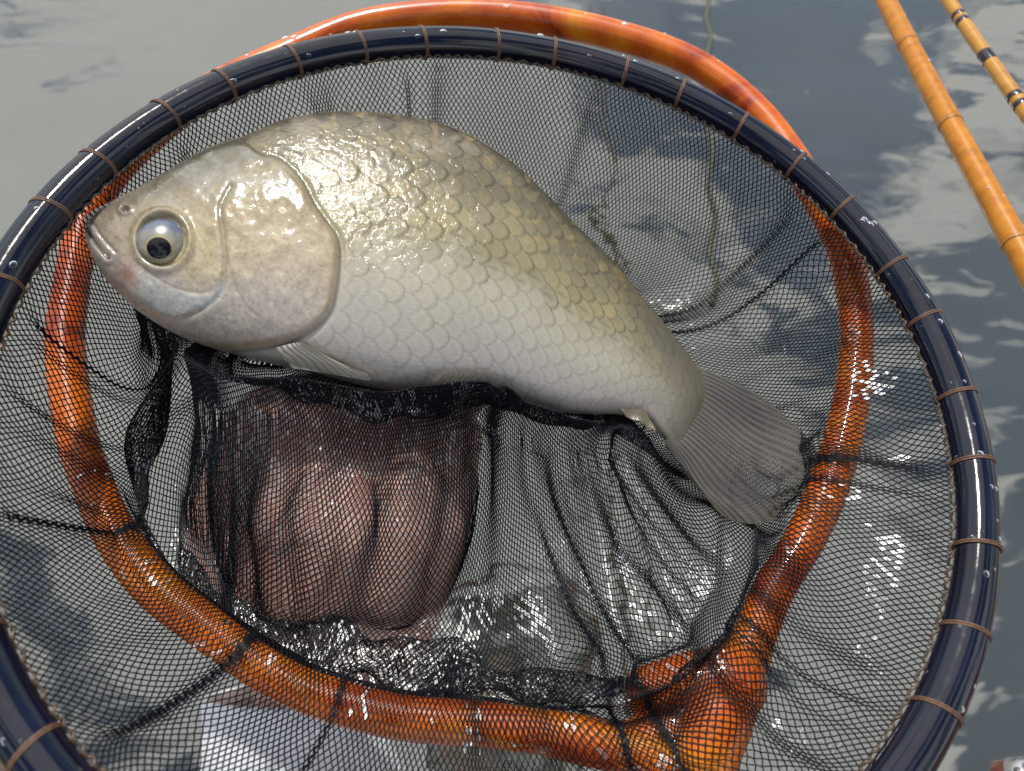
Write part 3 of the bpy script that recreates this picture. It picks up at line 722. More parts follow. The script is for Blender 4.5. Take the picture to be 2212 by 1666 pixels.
def push_fish(x, free):
    u, v_, d = fplane(x); i = np.clip(((u - gx0) / FG).astype(int), 0, gw - 1); j = np.clip(((v_ - gy0) / FG).astype(int), 0, gh - 1)
    T = Tmap[i, j]; pen = np.where((T > 0) & free & (d < T + .010), d + T + .0014, 0)
    return x - f_up * np.clip(pen, 0, .003)[:, None]

# hand distance field on a grid
lo = np.min([np.minimum(a, b) for a, b, _, _ in hand_caps], 0) - .05; hi_ = np.max([np.maximum(a, b) for a, b, _, _ in hand_caps], 0) + .05
lo[1] = max(lo[1], -.12); HG = .003
dims = ((hi_ - lo) / HG).astype(int) + 1
gp = np.stack(np.meshgrid(*[lo[q] + HG * np.arange(dims[q]) for q in range(3)], indexing='ij'), -1)
sdf = np.full(gp.shape[:3], 1.0)
for a, b, ra_, rb_ in hand_caps:
    e = b - a; t = np.clip(((gp - a) @ e) / (e @ e), 0, 1)
    sdf = np.minimum(sdf, np.linalg.norm(gp - a - t[..., None] * e, axis=-1) - (ra_ + (rb_ - ra_) * t))
grad = np.stack(np.gradient(sdf, HG), -1)
def push_hand(x):
    g = (x - lo) / HG; ok = np.all((g >= 0) & (g < dims - 1.001), 1); q = np.nonzero(ok)[0]
    if not len(q): return x
    g = g[q]; i = g.astype(int); f_ = g - i; s = 0
    for a in (0, 1):
        for b in (0, 1):
            for c_ in (0, 1):
                wgt = (f_[:, 0] if a else 1 - f_[:, 0]) * (f_[:, 1] if b else 1 - f_[:, 1]) * (f_[:, 2] if c_ else 1 - f_[:, 2])
                s = s + wgt * sdf[i[:, 0] + a, i[:, 1] + b, i[:, 2] + c_]
    n = unit(grad[i[:, 0], i[:, 1], i[:, 2]]); pen = np.clip(.0010 - s, 0, .02)
    x = x.copy(); x[q] += n * pen[:, None]; return x

def over_mask(nc, nr, f_):
    pth = column_paths(theta_of(np.arange(nc) / nc)); d = pth[:, 0] - o_c; phi = np.arctan2(d @ o_e2, d @ o_e1); ov = np.hypot(d @ o_e1, d @ o_e2) > np.interp(phi, o_phi, o_rho) - .004
    jc = np.linalg.norm(pth[:, 1] - pth[:, 0], axis=1) / (ROWLEN * f_)
    return ((np.arange(nr + 1)[:, None] <= jc[None] + 3 / f_) & ov[None]).ravel()

def stay_over(x, m_):
    d = x[m_] - o_c; u, v_, h = d @ o_e1, d @ o_e2, d @ on_up; rho = np.hypot(u, v_); phi = np.arctan2(v_, u)
    dr = rho - np.interp(phi, o_phi, o_rho); dh = h - np.interp(phi, o_phi, o_h); r_ = ORAD + .0009
    need = np.where(np.abs(dr) < r_, np.sqrt(np.maximum(r_ * r_ - dr * dr, 0)), np.where(dr < 0, 0, -1)); up_ = np.clip(need - dh, 0, .02)
    x = x.copy(); x[m_] += on_up * up_[:, None]; return x

def push_ring(x):
    d = x - o_c; u, v_, h = d @ o_e1, d @ o_e2, d @ on_up
    rho = np.hypot(u, v_); phi = np.arctan2(v_, u); R_ = np.interp(phi, o_phi, o_rho); h0 = np.interp(phi, o_phi, o_h)
    dr, dh = rho - R_, h - h0; dist = np.hypot(dr, dh); pen = np.clip(ORAD + .0009 - dist, 0, .01); k_ = pen / np.maximum(dist, 1e-6)
    rad = np.stack([u, v_], 1) / np.maximum(rho, 1e-6)[:, None]
    return x + (dr * k_)[:, None] * (rad[:, :1] * o_e1 + rad[:, 1:] * o_e2) + (dh * k_)[:, None] * on_up

ridge_top = catmull([(372, 690), (430, 742), (490, 764), (600, 786), (700, 802), (800, 822), (900, 822), (990, 812), (1060, 810), (1110, 834), (1180, 862), (1260, 880), (1330, 890), (1400, 880)], 120) + np.array([0, 20.0])
ridge_bot = catmull([(395, 760), (430, 800), (490, 826), (600, 836), (700, 862), (800, 892), (880, 900), (960, 892), (1040, 872), (1090, 880), (1180, 902), (1260, 914), (1330, 918), (1400, 905)], 120) + np.array([0, 24.0])

def column_paths(theta):
    """initial path of each column: rim, over the orange ring, down, under the fish"""
    rim = navy_pt(theta, RIM_R, RIM_UP); d = rim - o_c
    phi = np.arctan2(d @ o_e2, d @ o_e1); rho = np.hypot(d @ o_e1, d @ o_e2)
    R_ = np.interp(phi, o_phi, o_rho); h0 = np.interp(phi, o_phi, o_h)
    rd = np.cos(phi)[:, None] * o_e1 + np.sin(phi)[:, None] * o_e2
    over = rho > R_ - .004
    A_ = np.where(over[:, None], o_c + rd * (R_ + .001)[:, None] + on_up * (h0 + ORAD + .003)[:, None], rim * .6 + .4 * (o_c + rd * np.minimum(rho, R_ - .012)[:, None] + on_up * h0[:, None]))
    B_ = o_c + rd * np.minimum(rho - .004, R_ - .013)[:, None] + on_up * (h0 - .004)[:, None]
    C_ = B_ * .62 + bag_c * .38; C_[:, 2] = np.minimum(C_[:, 2], B_[:, 2] - .022)
    D_ = bag_c + (B_ - bag_c) * .07
    return np.stack([rim, A_, B_, C_, D_], 1)

def resample(pth, s):
    """pth (n,k,3) polylines, s (n,m) fractions of length"""
    seg = np.linalg.norm(np.diff(pth, axis=1), axis=2); cum = np.concatenate([np.zeros((len(pth), 1)), np.cumsum(seg, 1)], 1); tot = cum[:, -1:]
    out = np.empty(s.shape + (3,))
    for n_ in range(len(pth)):
        for q in range(3): out[n_, :, q] = np.interp(s[n_] * tot[n_], cum[n_], pth[n_, :, q])
    return out, tot[:, 0]

def theta_of(u): return 2 * np.pi * u + .0045 * np.sin(2 * np.pi * u * 35) + .004 * np.sin(2 * np.pi * u * 13 + 1)

def setup(nc, nr):
    u = (np.arange(nc)[None] + .5 * (np.arange(nr + 1)[:, None] % 2)) / nc            # (row, col)
    return u

wr_hi = np.array([P(x, y, z) for x, y, z in np.c_[catmull([(330, 860), (395, 1075), (480, 1235), (580, 1300), (740, 1325), (950, 1365), (1150, 1420), (1330, 1430), (1470, 1380), (1550, 1240), (1560, 1060)], 120), np.interp(np.linspace(0, 1, 120), np.linspace(0, 1, 11), [.270, .266, .260, .257, .256, .256, .254, .230, .236, .250, .268])]])
wr_lo = np.array([P(x, y, z) for x, y, z in np.c_[catmull([(230, 940), (310, 1180), (430, 1350), (540, 1430), (690, 1490), (900, 1520), (1130, 1535), (1340, 1520), (1500, 1450), (1610, 1290), (1640, 1090)], 120), np.interp(np.linspace(0, 1, 120), np.linspace(0, 1, 11), [.264, .248, .238, .234, .232, .233, .231, .209, .210, .238, .256])]])
def length(*pts_): return np.linalg.norm(np.diff(np.stack(pts_), axis=0), axis=1).sum()

def ridge_targets(nc, nr, f_):
    """rows held by the hand: the bunch before the wrist and the bunched fold against the belly"""
    uc = np.arange(nc) / nc; pth = column_paths(theta_of(uc)); res = {}
    for n_ in range(nc):
        un = uc[n_] if uc[n_] < .5 else uc[n_] - 1
        if not U_R < un < U_L: continue
        fr = np.clip((U_L - un) / (U_L - U_R), 0, 1); kx = int(fr * 119)
        sl = min(1, max(0, min(un - U_R, U_L - un) / .05)); wr = math.exp(-((un - .04) / .10)**4)
        a, b, c_ = wr_lo[kx], wr_hi[kx], RB[kx]; rl = ROWLEN * f_
        l1 = length(pth[n_, 0], pth[n_, 1], pth[n_, 2], a) * 1.02 + .003
        l2 = max(length(a, b) * 1.05, .028 + .050 * wr)
        l3 = length(b, c_) * 1.04 + .003 + .003 * sl + (.010 if .6 < fr < .9 else 0)
        l4 = .014 + .036 * sl
        j = [int(round(v_ / rl)) for v_ in np.cumsum([l1, l2, l3, l4])]
        if j[3] < nr - 3: res[n_] = (j, kx, un)
    return res
U_L, U_R = .20, -.17

def lift(px, g):
    r_ = FP(px, np.zeros(len(px)))
    u, v_, _ = fplane(r_); i = np.clip(((u - gx0) / FG).astype(int), 0, gw - 1); j = np.clip(((v_ - gy0) / FG).astype(int), 0, gh - 1)
    return r_ + f_up * (Tmap[i, j] + g)[:, None]
RT, RB = lift(ridge_top, .004), lift(ridge_bot, -.003)
def beneath(px, g):
    r_ = FP(px, np.zeros(len(px))); u, v_, _ = fplane(r_); i = np.clip(((u - gx0) / FG).astype(int), 0, gw - 1); j = np.clip(((v_ - gy0) / FG).astype(int), 0, gh - 1)
    return r_ - f_up * (Tmap[i, j] + g)[:, None]
RU = beneath(ridge_top - np.array([0, 40.0]), .003); bag_u = beneath(np.array([[980.0, 600.0]]), .004)[0]

def relax(x, nc, nr, f_, iters, grav, pins, free, seed, sub=3):
    odd = np.arange(nr + 1) % 2
    Lm = math.hypot(CELL_A / 2, CELL_B / 2) * f_
    hor_min = CELL_A * .30 * f_; ver_min = CELL_B * .42 * f_
    pidx = np.array([p for p, _ in pins], int); ppos = np.array([q for _, q in pins]) if len(pins) else np.zeros((0, 3))
    w = np.ones((nr + 1, nc, 1)); w[0] = 0
    prev = x.copy(); om = over_mask(nc, nr, f_)
    g = np.array([0, 0, -grav * f_]); rg = np.random.default_rng(seed)
    x = x + rg.normal(0, .0004 * f_, x.shape) * w
    rows_e = np.arange(0, nr, 2); rows_o = np.arange(1, nr, 2)
    def solve(ra_, rb_, shift, rest, mode, stiff=1.0):
        A_ = x[ra_]; B_ = np.roll(x[rb_], -shift, 1); wa = w[ra_]; wb = w[rb_]
        d = B_ - A_; l = np.linalg.norm(d, axis=2, keepdims=True) + 1e-9
        e_ = np.maximum(l - rest, 0) if mode == 'max' else np.minimum(l - rest, 0)
        cor = d * (e_ / l) * stiff / np.maximum(wa + wb, 1e-6)
        x[ra_] += wa * cor; x[rb_] -= np.roll(wb * cor, shift, 1)
    for it in range(iters):
        vel = np.clip((x - prev) * .86, -.003, .003); prev = x.copy()
        x += (vel + g) * w
        for k_ in range(sub):
            # threads: even row i -> next row (odd, at u+.5): cols i and i-1 ; odd row i -> next row (even): cols i and i+1
            solve(rows_e, rows_e + 1, 0, Lm, 'max'); solve(rows_o, rows_o + 1, 0, Lm, 'max')
            solve(rows_e, rows_e + 1, -1, Lm, 'max'); solve(rows_o, rows_o + 1, 1, Lm, 'max')
        dl = x - x[:1]; ll = np.linalg.norm(dl, axis=2, keepdims=True) + 1e-9; mxl = (np.arange(nr + 1) * ROWLEN * f_ * 1.04 + 1e-6)[:, None, None]
        x += dl * np.minimum(mxl / ll - 1, 0) * .5 * w
        r_all = np.arange(1, nr + 1)
        solve(r_all, r_all, 1, hor_min, 'min', .4)
        for o_ in range(4):
            rr_ = np.arange(o_, nr - 1, 4); solve(rr_, rr_ + 2, 0, ver_min, 'min', .35)
        # a little thread stiffness
        lap = np.zeros_like(x); lap[1:-1] = (np.roll(x, 1, 1)[1:-1] + np.roll(x, -1, 1)[1:-1]) / 2 - x[1:-1]
        x += w * lap * .015
        lv = np.zeros_like(x); lv[2:-2] = (x[:-4] + x[4:]) / 2 - x[2:-2]; x += w * lv * .015
        fl = x.reshape(-1, 3)
        fl = push_hand(stay_over(push_ring(push_fish(fl, free)), om)); fl[:, 2] = np.maximum(fl[:, 2], CAM[2] - .36)
        if len(pidx): fl[pidx] += .6 * (ppos - fl[pidx])
        x = fl.reshape(x.shape); x[0] = prev[0]
    return x

def make_pins(nc, nr, f_):
    rt = ridge_targets(nc, nr, f_); pins = []; free = np.ones((nr + 1, nc), bool)
    rg = np.random.default_rng(3)
    for n_, (j, kx, un) in rt.items():
        wr = math.exp(-((un - .04) / .10)**4)
        jit = wr * .006 * math.sin(un * 2 * math.pi * 23) + wr * .004 * math.sin(un * 2 * math.pi * 41 + 1)
        lo_, hi_2 = wr_lo[kx], wr_hi[kx]
        if j[1] - j[0] >= 6 and wr > .3:
            t3 = (j[1] - j[0]) / 3; cr_ = .0035 * math.sin(un * 2 * math.pi * 57 + 2)
            pins.append((int(j[0] + t3) * nc + n_, lo_ + (hi_2 - lo_) * (1.05 + jit * 30) - FWD * (.008 + cr_)))
            pins.append((int(j[0] + 2 * t3) * nc + n_, lo_ + (hi_2 - lo_) * (.10 - jit * 40) - FWD * (.003 - cr_)))
        if j[3] - j[2] >= 6:
            t3 = (j[3] - j[2]) / 3; cr_ = .0018 * math.sin(un * 2 * math.pi * 29)
            pins.append((int(j[2] + t3) * nc + n_, RB[kx] + (RT[kx] - RB[kx]) * (1.0 + jit * 2) - FWD * (.005 + cr_)))
            pins.append((int(j[2] + 2 * t3) * nc + n_, RB[kx] + (RT[kx] - RB[kx]) * (.12 - jit * 22) - FWD * (.002 - cr_)))
        fx = kx / 119
        if False:
            g_ = min(1, (fx - .56) / .08); px_ = [np.interp(fx, [.56, .7, .85, 1], v_) for v_ in ([985, 1200, 1430, 1600], [1335, 1235, 1145, 1105])]
            jF = int(j[1] + .42 * (j[2] - j[1])); yo = 26 * math.sin(fx * 21) + 16 * math.sin(fx * 47 + 1); zo = .006 * math.sin(fx * 33 + 2); px_[1] += yo; pins.append((jF * nc + n_, P(px_[0], px_[1] + 6, .266 + zo))); pins.append(((jF + max(2, int(.012 * g_ / (ROWLEN * f_)))) * nc + n_, P(px_[0], px_[1] - 14, .270 + zo)))
        for jj2, q in zip(j, (wr_lo[kx] + (wr_hi[kx] - wr_lo[kx]) * jit * 30, wr_hi[kx], RB[kx], RT[kx])): pins.append((jj2 * nc + n_, q))
        free[max(j[2] - int(8 / f_), 0):j[3] + 1 + int(2 / f_), n_] = False
        st_ = max(1, 8 // f_)
        for jq in range(j[3] + st_, nr + 1, st_):
            f2 = (jq - j[3]) / (nr - j[3]); q = RU[kx] * (1 - f2) + bag_u * f2; pins.append((jq * nc + n_, q))
    uc = np.arange(nc) / nc; rest_c = [n_ for n_ in range(nc) if n_ not in rt]
    pth = column_paths(theta_of(uc[rest_c])); fr = np.linspace(0, 1, 160); pts_, tot_ = resample(pth, np.tile(fr, (len(rest_c), 1)))
    for q, n_ in enumerate(rest_c):
        u_, v_, d_2 = fplane(pts_[q]); i = np.clip(((u_ - gx0) / FG).astype(int), 0, gw - 1); j = np.clip(((v_ - gy0) / FG).astype(int), 0, gh - 1)
        T_in = Tmap[i, j]; dq = pts_[q] - o_c; ph_ = np.arctan2(dq @ o_e2, dq @ o_e1); dr_ = np.hypot(dq @ o_e1, dq @ o_e2) - np.interp(ph_, o_phi, o_rho)
        hit = np.nonzero((T_in > .004) & (dr_ < -.016))[0]
        side_l = U_L <= uc[n_] < .285
        if not len(hit) and not side_l: continue
        if side_l:                                             # carried round under the head, from the fold to the snout
            w_ = (uc[n_] - U_L) / (.285 - U_L); q0 = beneath(np.array([[np.interp(w_, [0, .35, .7, 1], [400, 345, 300, 262]), np.interp(w_, [0, .35, .7, 1], [712, 682, 650, 602])]]), .003)[0]; h_ = 0
        else: h_ = min(hit[0] + 8, 159); q0 = pts_[q, h_] - f_up * (d_2[h_] + T_in[h_] + .003)
        jP = int(round((max(fr[h_] * tot_[q] * 1.06, np.linalg.norm(np.diff(np.stack([pth[q, 0], pth[q, 1], pth[q, 2], q0]), axis=0), axis=1).sum() * 1.05) + .014 + .008 * math.sin(uc[n_] * 2 * math.pi * 9)) / (ROWLEN * f_)))
        if jP >= nr - 2: continue
        pins.append((jP * nc + n_, q0)); st_ = max(1, 8 // f_)
        for jq in range(jP + st_, nr + 1, st_):
            f2 = (jq - jP) / (nr - jP); pins.append((jq * nc + n_, q0 * (1 - f2) + (bag_u + unit(q0 - bag_u) * .008) * f2))
    return rt, pins, free.ravel()

def drape():
    f_ = 4; nc, nr = NCOL // f_, NROW // f_
    u = setup(nc, nr); rt, pins, free = make_pins(nc, nr, f_)
    x = np.zeros((nr + 1, nc, 3))
    for par in (0, 1):
        rows = np.arange(par, nr + 1, 2); uu_ = (np.arange(nc) + .5 * par) / nc
        cp = column_paths(theta_of(uu_)); sg = np.linalg.norm(np.diff(cp, axis=1), axis=2); l1_ = sg[:, :2].sum(1); tt3 = sg.sum(1)
        j1_ = l1_ * 1.03 / (ROWLEN * f_); r_2 = np.tile(rows, (nc, 1)).astype(float)
        fr_ = np.where(r_2 <= j1_[:, None], r_2 / j1_[:, None] * (l1_ / tt3)[:, None], (l1_ / tt3)[:, None] + (r_2 - j1_[:, None]) / (nr - j1_[:, None]) * (1 - l1_ / tt3)[:, None])
        pts, tot = resample(cp, np.clip(fr_, 0, 1))
        x[rows] = pts.transpose(1, 0, 2)
    for n_, (j, kx, un) in rt.items():
        pth = column_paths(theta_of(np.array([n_ / nc])))[0]
        pr_, _ = resample(np.stack([pth[0], pth[1], pth[2], wr_lo[kx]])[None], np.linspace(0, 1, j[0] + 1)[None]); x[:j[0] + 1, n_] = pr_[0]
        for ja, jb, qa, qb in ((j[0], j[1], wr_lo[kx], wr_hi[kx]), (j[1], j[2], wr_hi[kx], RB[kx]), (j[2], j[3], RB[kx], RT[kx])):
            for jq in range(ja, jb + 1): f2 = (jq - ja) / max(jb - ja, 1); x[jq, n_] = qa * (1 - f2) + qb * f2
        last = x[nr, n_].copy()
        for jq in range(j[3], nr + 1): f2 = (jq - j[3]) / (nr - j[3]); x[jq, n_] = RT[kx] * (1 - f2) + last * f2 - f_up * .03 * math.sin(f2 * np.pi)
    uu_ = setup(nc, nr); jr = np.arange(nr + 1)[:, None] / nr
    wob = .006 * np.sin(2 * np.pi * uu_ * 19 + 3 * np.sin(jr * 5)) * sstep(.05, .3, jr) + .005 * np.sin(2 * np.pi * uu_ * 31 + jr * 7) * sstep(.1, .4, jr)
    x[..., 2] += np.where(free.reshape(nr + 1, nc), wob, wob * .2)
    x = relax(x, nc, nr, 4, 420, 1.3e-5, pins, free, 1, 10)
    for f_ in (2, 1):
        ncn, nrn = NCOL // f_, NROW // f_
        xn = np.zeros((nrn + 1, ncn, 3)); nc_o = ncn // 2
        def row_at(j, uq):
            g_ = uq * nc_o - .5 * (j % 2); i = np.floor(g_).astype(int); fr = (g_ - i)[:, None]
            return x[j, i % nc_o] * (1 - fr) + x[j, (i + 1) % nc_o] * fr
        for j in range(nrn + 1):
            uq = (np.arange(ncn) + .5 * (j % 2)) / ncn
            xn[j] = row_at(j // 2, uq) if j % 2 == 0 else .5 * (row_at(j // 2, uq) + row_at(j // 2 + 1, uq))
        xn[0] = navy_pt(theta_of(np.arange(ncn) / ncn), RIM_R, RIM_UP)
        rt, pins, free = make_pins(ncn, nrn, f_)
        x = relax(xn, ncn, nrn, f_, 110 if f_ == 2 else 60, 8e-6, pins, free, f_, 5 if f_ == 2 else 4)
    return x

net = drape()
gr_ = np.random.default_rng(12)
def gather(x):
    """strands drawn together into thin radial pleats between the hoop and the inner ring"""
    out = x.copy(); uc = np.arange(NCOL) / NCOL; w_ = uc * 0; cents = np.sort(gr_.random(34)); amps = gr_.uniform(.3, .88, 34); sig = gr_.uniform(.004, .012, 34)
    for c_, a_, s_ in zip(cents, amps, sig):
        d_ = (uc - c_ + .5) % 1 - .5; w_ = w_ - a_ * d_ * np.exp(-(d_ / s_)**2)
    for j in range(1, NROW + 1):
        am = sstep(0, 9, np.array(float(j))) * sstep(150, 80, np.array(float(j)))
        if am <= 0: continue
        g_ = np.arange(NCOL) + w_ * am * NCOL; i = np.floor(g_).astype(int); fr = (g_ - i)[:, None]
        out[j] = x[j, i % NCOL] * (1 - fr) + x[j, (i + 1) % NCOL] * fr
    return out
net = gather(net)
def crumple(x):
    """small folds of the wet mesh across its own surface"""
    du = np.roll(x, -2, 1) - np.roll(x, 2, 1); dv = np.zeros_like(x); dv[2:-2] = x[4:] - x[:-4]; n_ = unit(np.cross(du, dv))
    j_, c_ = np.meshgrid(np.arange(NROW + 1.0), np.arange(NCOL) / NCOL, indexing='ij')
    h_ = 0
    for k_ in range(2):                                    # wrap round the rim without a seam
        w_ = sstep(0, .1, c_) if k_ else 1 - sstep(0, .1, c_)
        h_ = h_ + w_ * (.0052 * (fbm((c_ + (1 - k_)) * 34 + j_ * .02, j_ / 48, 14, 2) - .5) + .0030 * (fbm((c_ + (1 - k_)) * 80, j_ / 34, 15, 2) - .5))
    h_ = h_ * sstep(2, 30, j_) * 1.5 * np.where(make_pins(NCOL, NROW, 1)[2].reshape(NROW + 1, NCOL), 1, .15)
    x = x + n_ * h_[..., None]; fl = x.reshape(-1, 3)
    return push_hand(push_ring(fl)).reshape(x.shape)
net = crumple(net)
def soften(x):
    """the bunched folds lie smoothly side by side"""
    m_ = np.zeros((NROW + 1, NCOL, 1))
    for n_, (j, kx, un) in ridge_targets(NCOL, NROW, 1).items():
        m_[j[2] - 3:j[3] + 6, n_] = .5; m_[j[0] - 2:j[1] + 3, n_] = np.maximum(m_[j[0] - 2:j[1] + 3, n_], .3)
    for k_ in range(10):
        x = x + m_ * ((np.roll(x, 1, 1) + np.roll(x, -1, 1)) / 2 - x)
        if k_ % 3 == 0: y = x.copy(); y[2:-2] = (x[:-4] + x[4:]) / 2; x = x + m_ * .4 * (y - x)
    b_ = np.zeros((NROW + 1, NCOL, 1)); uc = np.arange(NCOL) / NCOL
    for e_ in (U_L, U_R % 1):
        b_ = np.maximum(b_, (np.exp(-((((uc - e_ + .5) % 1) - .5) / .03)**4)[None] * sstep(26, 46, np.arange(NROW + 1.0))[:, None])[..., None])
    for k_ in range(6):
        x = x + .5 * b_ * ((np.roll(x, 1, 1) + np.roll(x, -1, 1)) / 2 - x); y = x.copy(); y[2:-2] = (x[:-4] + x[4:]) / 2; x = x + .35 * b_ * (y - x)
    return push_hand(push_ring(x.reshape(-1, 3))).reshape(x.shape)
net = soften(net)
rows = np.arange(NROW + 1)
idx = np.arange((NROW + 1) * NCOL).reshape(NROW + 1, NCOL)
ea, eb = [], []
for j in range(NROW):
    sh = 1 if j % 2 == 0 else -1
    ea += [idx[j], idx[j]]; eb += [idx[j + 1], np.roll(idx[j + 1], sh)]
ea = np.concatenate(ea); eb = np.concatenate(eb)
pts = net.reshape(-1, 3)
def strands(a, b, rad):
    d = unit(b - a); up = np.where(np.abs(d[:, 2:3]) < .9, [[0, 0, 1.0]], [[1.0, 0, 0]]); s = unit(np.cross(d, up)); q = np.cross(s, d)
    V = []; 
    for k_ in range(3):
        an = k_ * 2 * np.pi / 3; o_ = (math.cos(an) * s + math.sin(an) * q) * rad[:, None]; V += [a + o_, b + o_]
    V = np.stack(V, 1); n = len(a); bse = np.arange(n)[:, None, None] * 6
    fq = np.array([[0, 2, 3, 1], [2, 4, 5, 3], [4, 0, 1, 5]])[None] + bse
    return V.reshape(-1, 3), fq.reshape(-1, 4)
TH = .00023
sv, sf = strands(pts[ea], pts[eb], np.full(len(ea), TH))
# knots: small octahedra
kn = pts[NCOL:]; n = len(kn); kr = TH * 1.75
oc = np.array([[1, 0, 0], [-.5, .87, 0], [-.5, -.87, 0], [0, 0, 1], [0, 0, -1]]) * kr
kv = (kn[:, None] + oc[None]).reshape(-1, 3)
kf = (np.array([[0, 1, 3], [1, 2, 3], [2, 0, 3], [1, 0, 4], [2, 1, 4], [0, 2, 4]])[None] + np.arange(n)[:, None, None] * 5).reshape(-1, 3)
no = mesh_from('netting', sv, sf, M['net'], landing_net); no['kind'] = 'stuff'
ko = mesh_from('netting_knots', kv, kf, M['net'], landing_net); ko['kind'] = 'stuff'

# films of water caught in some of the meshes
fq = []
for j in range(0, NROW - 1):
    sh = 1 if j % 2 == 0 else -1
    top = idx[j]
    l_, r_ = (np.roll(idx[j + 1], 1), idx[j + 1]) if j % 2 == 0 else (idx[j + 1], np.roll(idx[j + 1], -1))
    fq.append(np.stack([top, l_, idx[j + 2], r_], -1))
fq = np.stack(fq)                                             # row, col, 4
jj_, cc_ = np.meshgrid(np.arange(len(fq)), np.arange(NCOL), indexing='ij')
clump = fbm(jj_ / 9.0, cc_ / 7.0, 5, 3); sel = (clump > .69) & (hash2(jj_, cc_, 9) < .42) & (jj_ > 3)
inner_ = sstep(34, 70, jj_) * (hash2(jj_, cc_, 19) < .12 + .5 * sstep(.42, .62, fbm(jj_ / 14.0, cc_ / 16.0, 6, 3)))
sel = sel | (inner_ > .5)
fl_ = fq[sel]
wf = mesh_from('water_film', pts, fl_, M['film'], landing_net, smooth=False); wf['kind'] = 'stuff'
bm = bmesh.new(); bm.from_mesh(wf.data); bmesh.ops.delete(bm, geom=[v_ for v_ in bm.verts if not v_.link_faces], context='VERTS'); bm.to_mesh(wf.data); bm.free()

# thread wraps round the hoop, and the lacing along its inner side
wraps = 35
wth = []
for q in range(wraps):
    wth.append(2 * np.pi * (q + .28) / wraps + .012 * math.sin(q * 2.7))
lp = np.arange(26) / 26 * 2 * np.pi
for q, a in enumerate(wth):
    cdir = navy_pt(a) - navy_c; rd = unit(cdir); tn = unit(np.cross(navy_n, rd))
    pth = []
    for turn in range(2):
        for t_ in lp: pth.append(navy_pt(a) + (NTUBE + .00018) * (math.cos(t_) * rd + math.sin(t_) * navy_n) + tn * ((turn + t_ / 6.283) * .0007 - .0007 + .0010 * math.cos(t_)))
    v, f = tube(np.array(pth), .00032, 6, cap=True); mesh_from('thread_wrap', v, f, M['wrap'], landing_net)
nl = 1400; tl = np.arange(nl) / nl * 2 * np.pi
rd = unit(navy_pt(tl) - navy_c); lace = navy_pt(tl, NR - NTUBE - .0004, -.0016) + (rd * (.0005 * np.cos(tl * 190 + 3 * np.sin(tl * 17)) * (.6 + .8 * noise2(tl * 30, tl * 0, 2)))[:, None] + navy_n * (.0006 * np.sin(tl * 190 + 3 * np.sin(tl * 17)))[:, None])
v, f = tube(lace, .00042, 5, closed=True); mesh_from('lacing_cord', v, f, M['cord'], landing_net)

# beads of water on the lacquer
m, t, b = mat_new('water_bead'); b.inputs['Base Color'].default_value = (1, 1, 1, 1); b.inputs['Transmission Weight'].default_value = 1; b.inputs['IOR'].default_value = 1.33; b.inputs['Roughness'].default_value = .01
nb0 = noise_node(t, 50, 1); rb0 = ramp(t, nb0.outputs['Fac'], [(0, (.97, .99, 1)), (1, (1, 1, 1))]); t.links.new(rb0.outputs[0], b.inputs['Base Color']); M['bead'] = m
def beads(parent, centres, axes, r_tube, n, seed, lo_r, hi_r):
    rg = np.random.default_rng(seed); V = []; Fc = []; o_ = 0; nu_, nv_ = 10, 5
    for k_ in range(n):
        i_ = rg.integers(len(centres)); c_ = centres[i_]; T_ = axes[i_]; up_ = unit(np.array([0, 0, 1.0]) - T_ * T_[2]); sd_ = np.cross(T_, up_)
        an = rg.normal(0, .8); nrm = up_ * math.cos(an) + sd_ * math.sin(an); e_ = np.cross(T_, nrm); r_ = lo_r + (hi_r - lo_r) * rg.random()**3; el_ = rg.uniform(1, 1.7)
        rt_ = r_tube[i_] if np.ndim(r_tube) else r_tube
        for a_ in range(nv_):
            ph_ = a_ / (nv_ - 1) * np.pi / 2
            for b_ in range(nu_):
                q_ = b_ / nu_ * 2 * np.pi; V.append(c_ + nrm * (rt_ - .00012 + r_ * .6 * math.sin(ph_)) + (T_ * math.cos(q_) * el_ + e_ * math.sin(q_)) * r_ * max(math.cos(ph_), .02))
        for a_ in range(nv_ - 1):
            for b_ in range(nu_): Fc.append([o_ + a_ * nu_ + b_, o_ + a_ * nu_ + (b_ + 1) % nu_, o_ + (a_ + 1) * nu_ + (b_ + 1) % nu_, o_ + (a_ + 1) * nu_ + b_])
        o_ += nu_ * nv_
    ob = mesh_from('water_beads', np.array(V), Fc, M['bead'], parent); ob['kind'] = 'stuff'
hc_ = navy_pt(th); beads(landing_net, hc_, unit(np.roll(hc_, -1, 0) - np.roll(hc_, 1, 0)), NTUBE, 170, 4, .00025, .0011)
beads(rest, o_path, unit(np.roll(o_path, -1, 0) - np.roll(o_path, 1, 0)), ORAD, 170, 5, .0003, .0014)

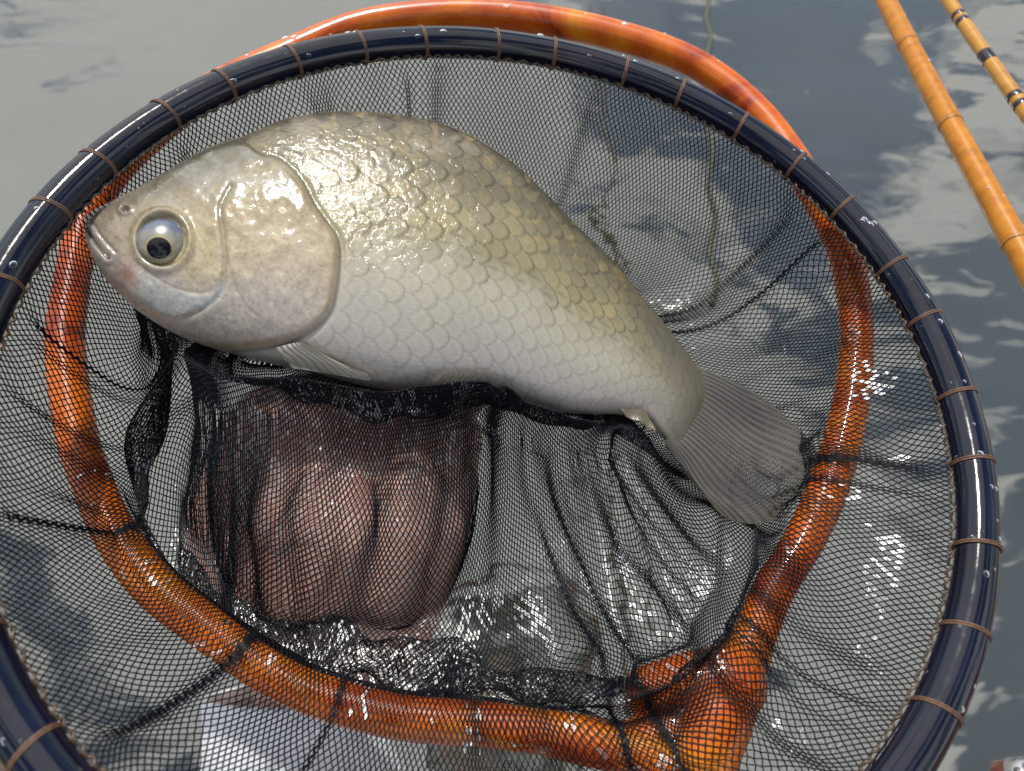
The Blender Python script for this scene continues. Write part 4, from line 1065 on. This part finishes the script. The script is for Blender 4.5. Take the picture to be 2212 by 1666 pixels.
# ------------------------------------------------------------------ rods, added strip for a pole's reflection, clamp
def rod(name, label, A_, B_, ext0, ext1, r0, r1, mat, nodes, bands, cat='fishing rod'):
    A_, B_ = np.array(A_), np.array(B_); d = unit(B_ - A_); L_ = np.linalg.norm(B_ - A_)
    S0, S1 = A_ - d * ext0, B_ + d * ext1
    root = thing(name, label, cat, S1)
    n = 360; s = np.linspace(-ext0, L_ + ext1, n); path = A_ + d * s[:, None]
    side = unit(np.cross(d, [0, 0, 1.0])); path = path + side * (.0006 * np.sin(s * 21))[:, None]
    r = np.interp(s, [-ext0, 0, L_, L_ + ext1], [r0 * .6, r0, r1, r1 * 1.05])
    for q in nodes: r = r * (1 + .055 * np.exp(-((s - q * L_) / .0022)**2) - .05 * np.exp(-((s - q * L_ - .004) / .002)**2))
    v, f = tube(path, r, 24); mesh_from('cane', v, f, mat, root)
    sel_ = (s > -.1) & (s < L_ + .05); beads(root, path[sel_], np.tile(d, (sel_.sum(), 1)), r[sel_], 40, 8, .0002, .0008)
    for q in nodes:
        c_ = A_ + d * q * L_ + side * .0006 * math.sin(q * L_ * 21); rr = np.interp(q * L_, [0, L_], [r0, r1]) * 1.055
        v, f = tube(np.array([c_ - d * .0007, c_ - d * .0003, c_ + d * .0003, c_ + d * .0007]), np.array([rr * .985, rr * 1.012, rr * 1.012, rr * .985]), 24); mesh_from('node_ring', v, f, M['node'], root)
    for q0, q1 in bands:
        a_, b_ = A_ + d * q0 * L_, A_ + d * q1 * L_; rr = np.interp((q0 + q1) / 2 * L_, [0, L_], [r0, r1]) * 1.05
        mid = side * .0006 * math.sin((q0 + q1) / 2 * L_ * 21)
        v, f = tube(np.array([a_, a_ + (b_ - a_) * .1, b_ - (b_ - a_) * .1, b_]) + mid, np.array([rr * .97, rr, rr, rr * .97]), 24); mesh_from('wrapping_band', v, f, M['black'], root)
    return root
def pf(x, y, z): return P(x * S_, y * S_, z)
rod('fishing_rod', 'thick amber cane fishing rod with knobbly joints over the water', pf(3528, 0, .405), pf(4030, 945, .300), 1.3, .5, .0049, .0051, M['cane'], (-.42, .238, .60, 1.02, 1.5), ())
rod('fishing_rod', 'thinner pale cane fishing rod with black wrapped bands', pf(3776, 0, .43), pf(4075, 425, .375), 1.3, .6, .0035, .0037, M['cane2'], (-.8, 2.1),
    ((.155, .185), (.215, .25), (.535, .62), (.905, .94), (.975, 1.01)))
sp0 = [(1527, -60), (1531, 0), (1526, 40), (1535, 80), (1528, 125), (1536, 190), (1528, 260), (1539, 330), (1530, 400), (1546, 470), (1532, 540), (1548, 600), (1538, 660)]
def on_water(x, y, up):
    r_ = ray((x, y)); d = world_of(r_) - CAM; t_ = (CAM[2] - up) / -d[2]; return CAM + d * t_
v, f = tube(catmull([on_water(x, y, .0012) for x, y in sp0], 120), np.interp(np.linspace(0, 1, 120), [0, 1], [.0030, .0038]), 8)  # solid olive strip added on the water in place of a pole's reflection
tag(mesh_from('pole_reflection', v, f, M['pole_line']), 'thin olive weed stem floating on the water behind the mesh', 'reflection')

knob = thing('lacquered_handle', 'dark red lacquered handle end with a steel ferrule at the bank', 'handle', pf(4060, 3110, .26))
hp0, hp1 = pf(3985, 3118, .262), pf(4230, 3105, .25)
d = unit(hp1 - hp0)
v, f = tube(np.array([hp0 - d * .002, hp0 - d * .0012, hp0, hp0 + d * .004, hp0 + d * .12]), np.array([.002, .0052, .0068, .0072, .0072]), 28); mesh_from('grip', v, f, M['redwood'], knob)
v, f = tube(np.array([hp0 + d * .0042, hp0 + d * .0047, hp0 + d * .0105, hp0 + d * .011]), np.array([.0070, .0077, .0077, .0070]), 28); mesh_from('ferrule', v, f, M['steel'], knob)
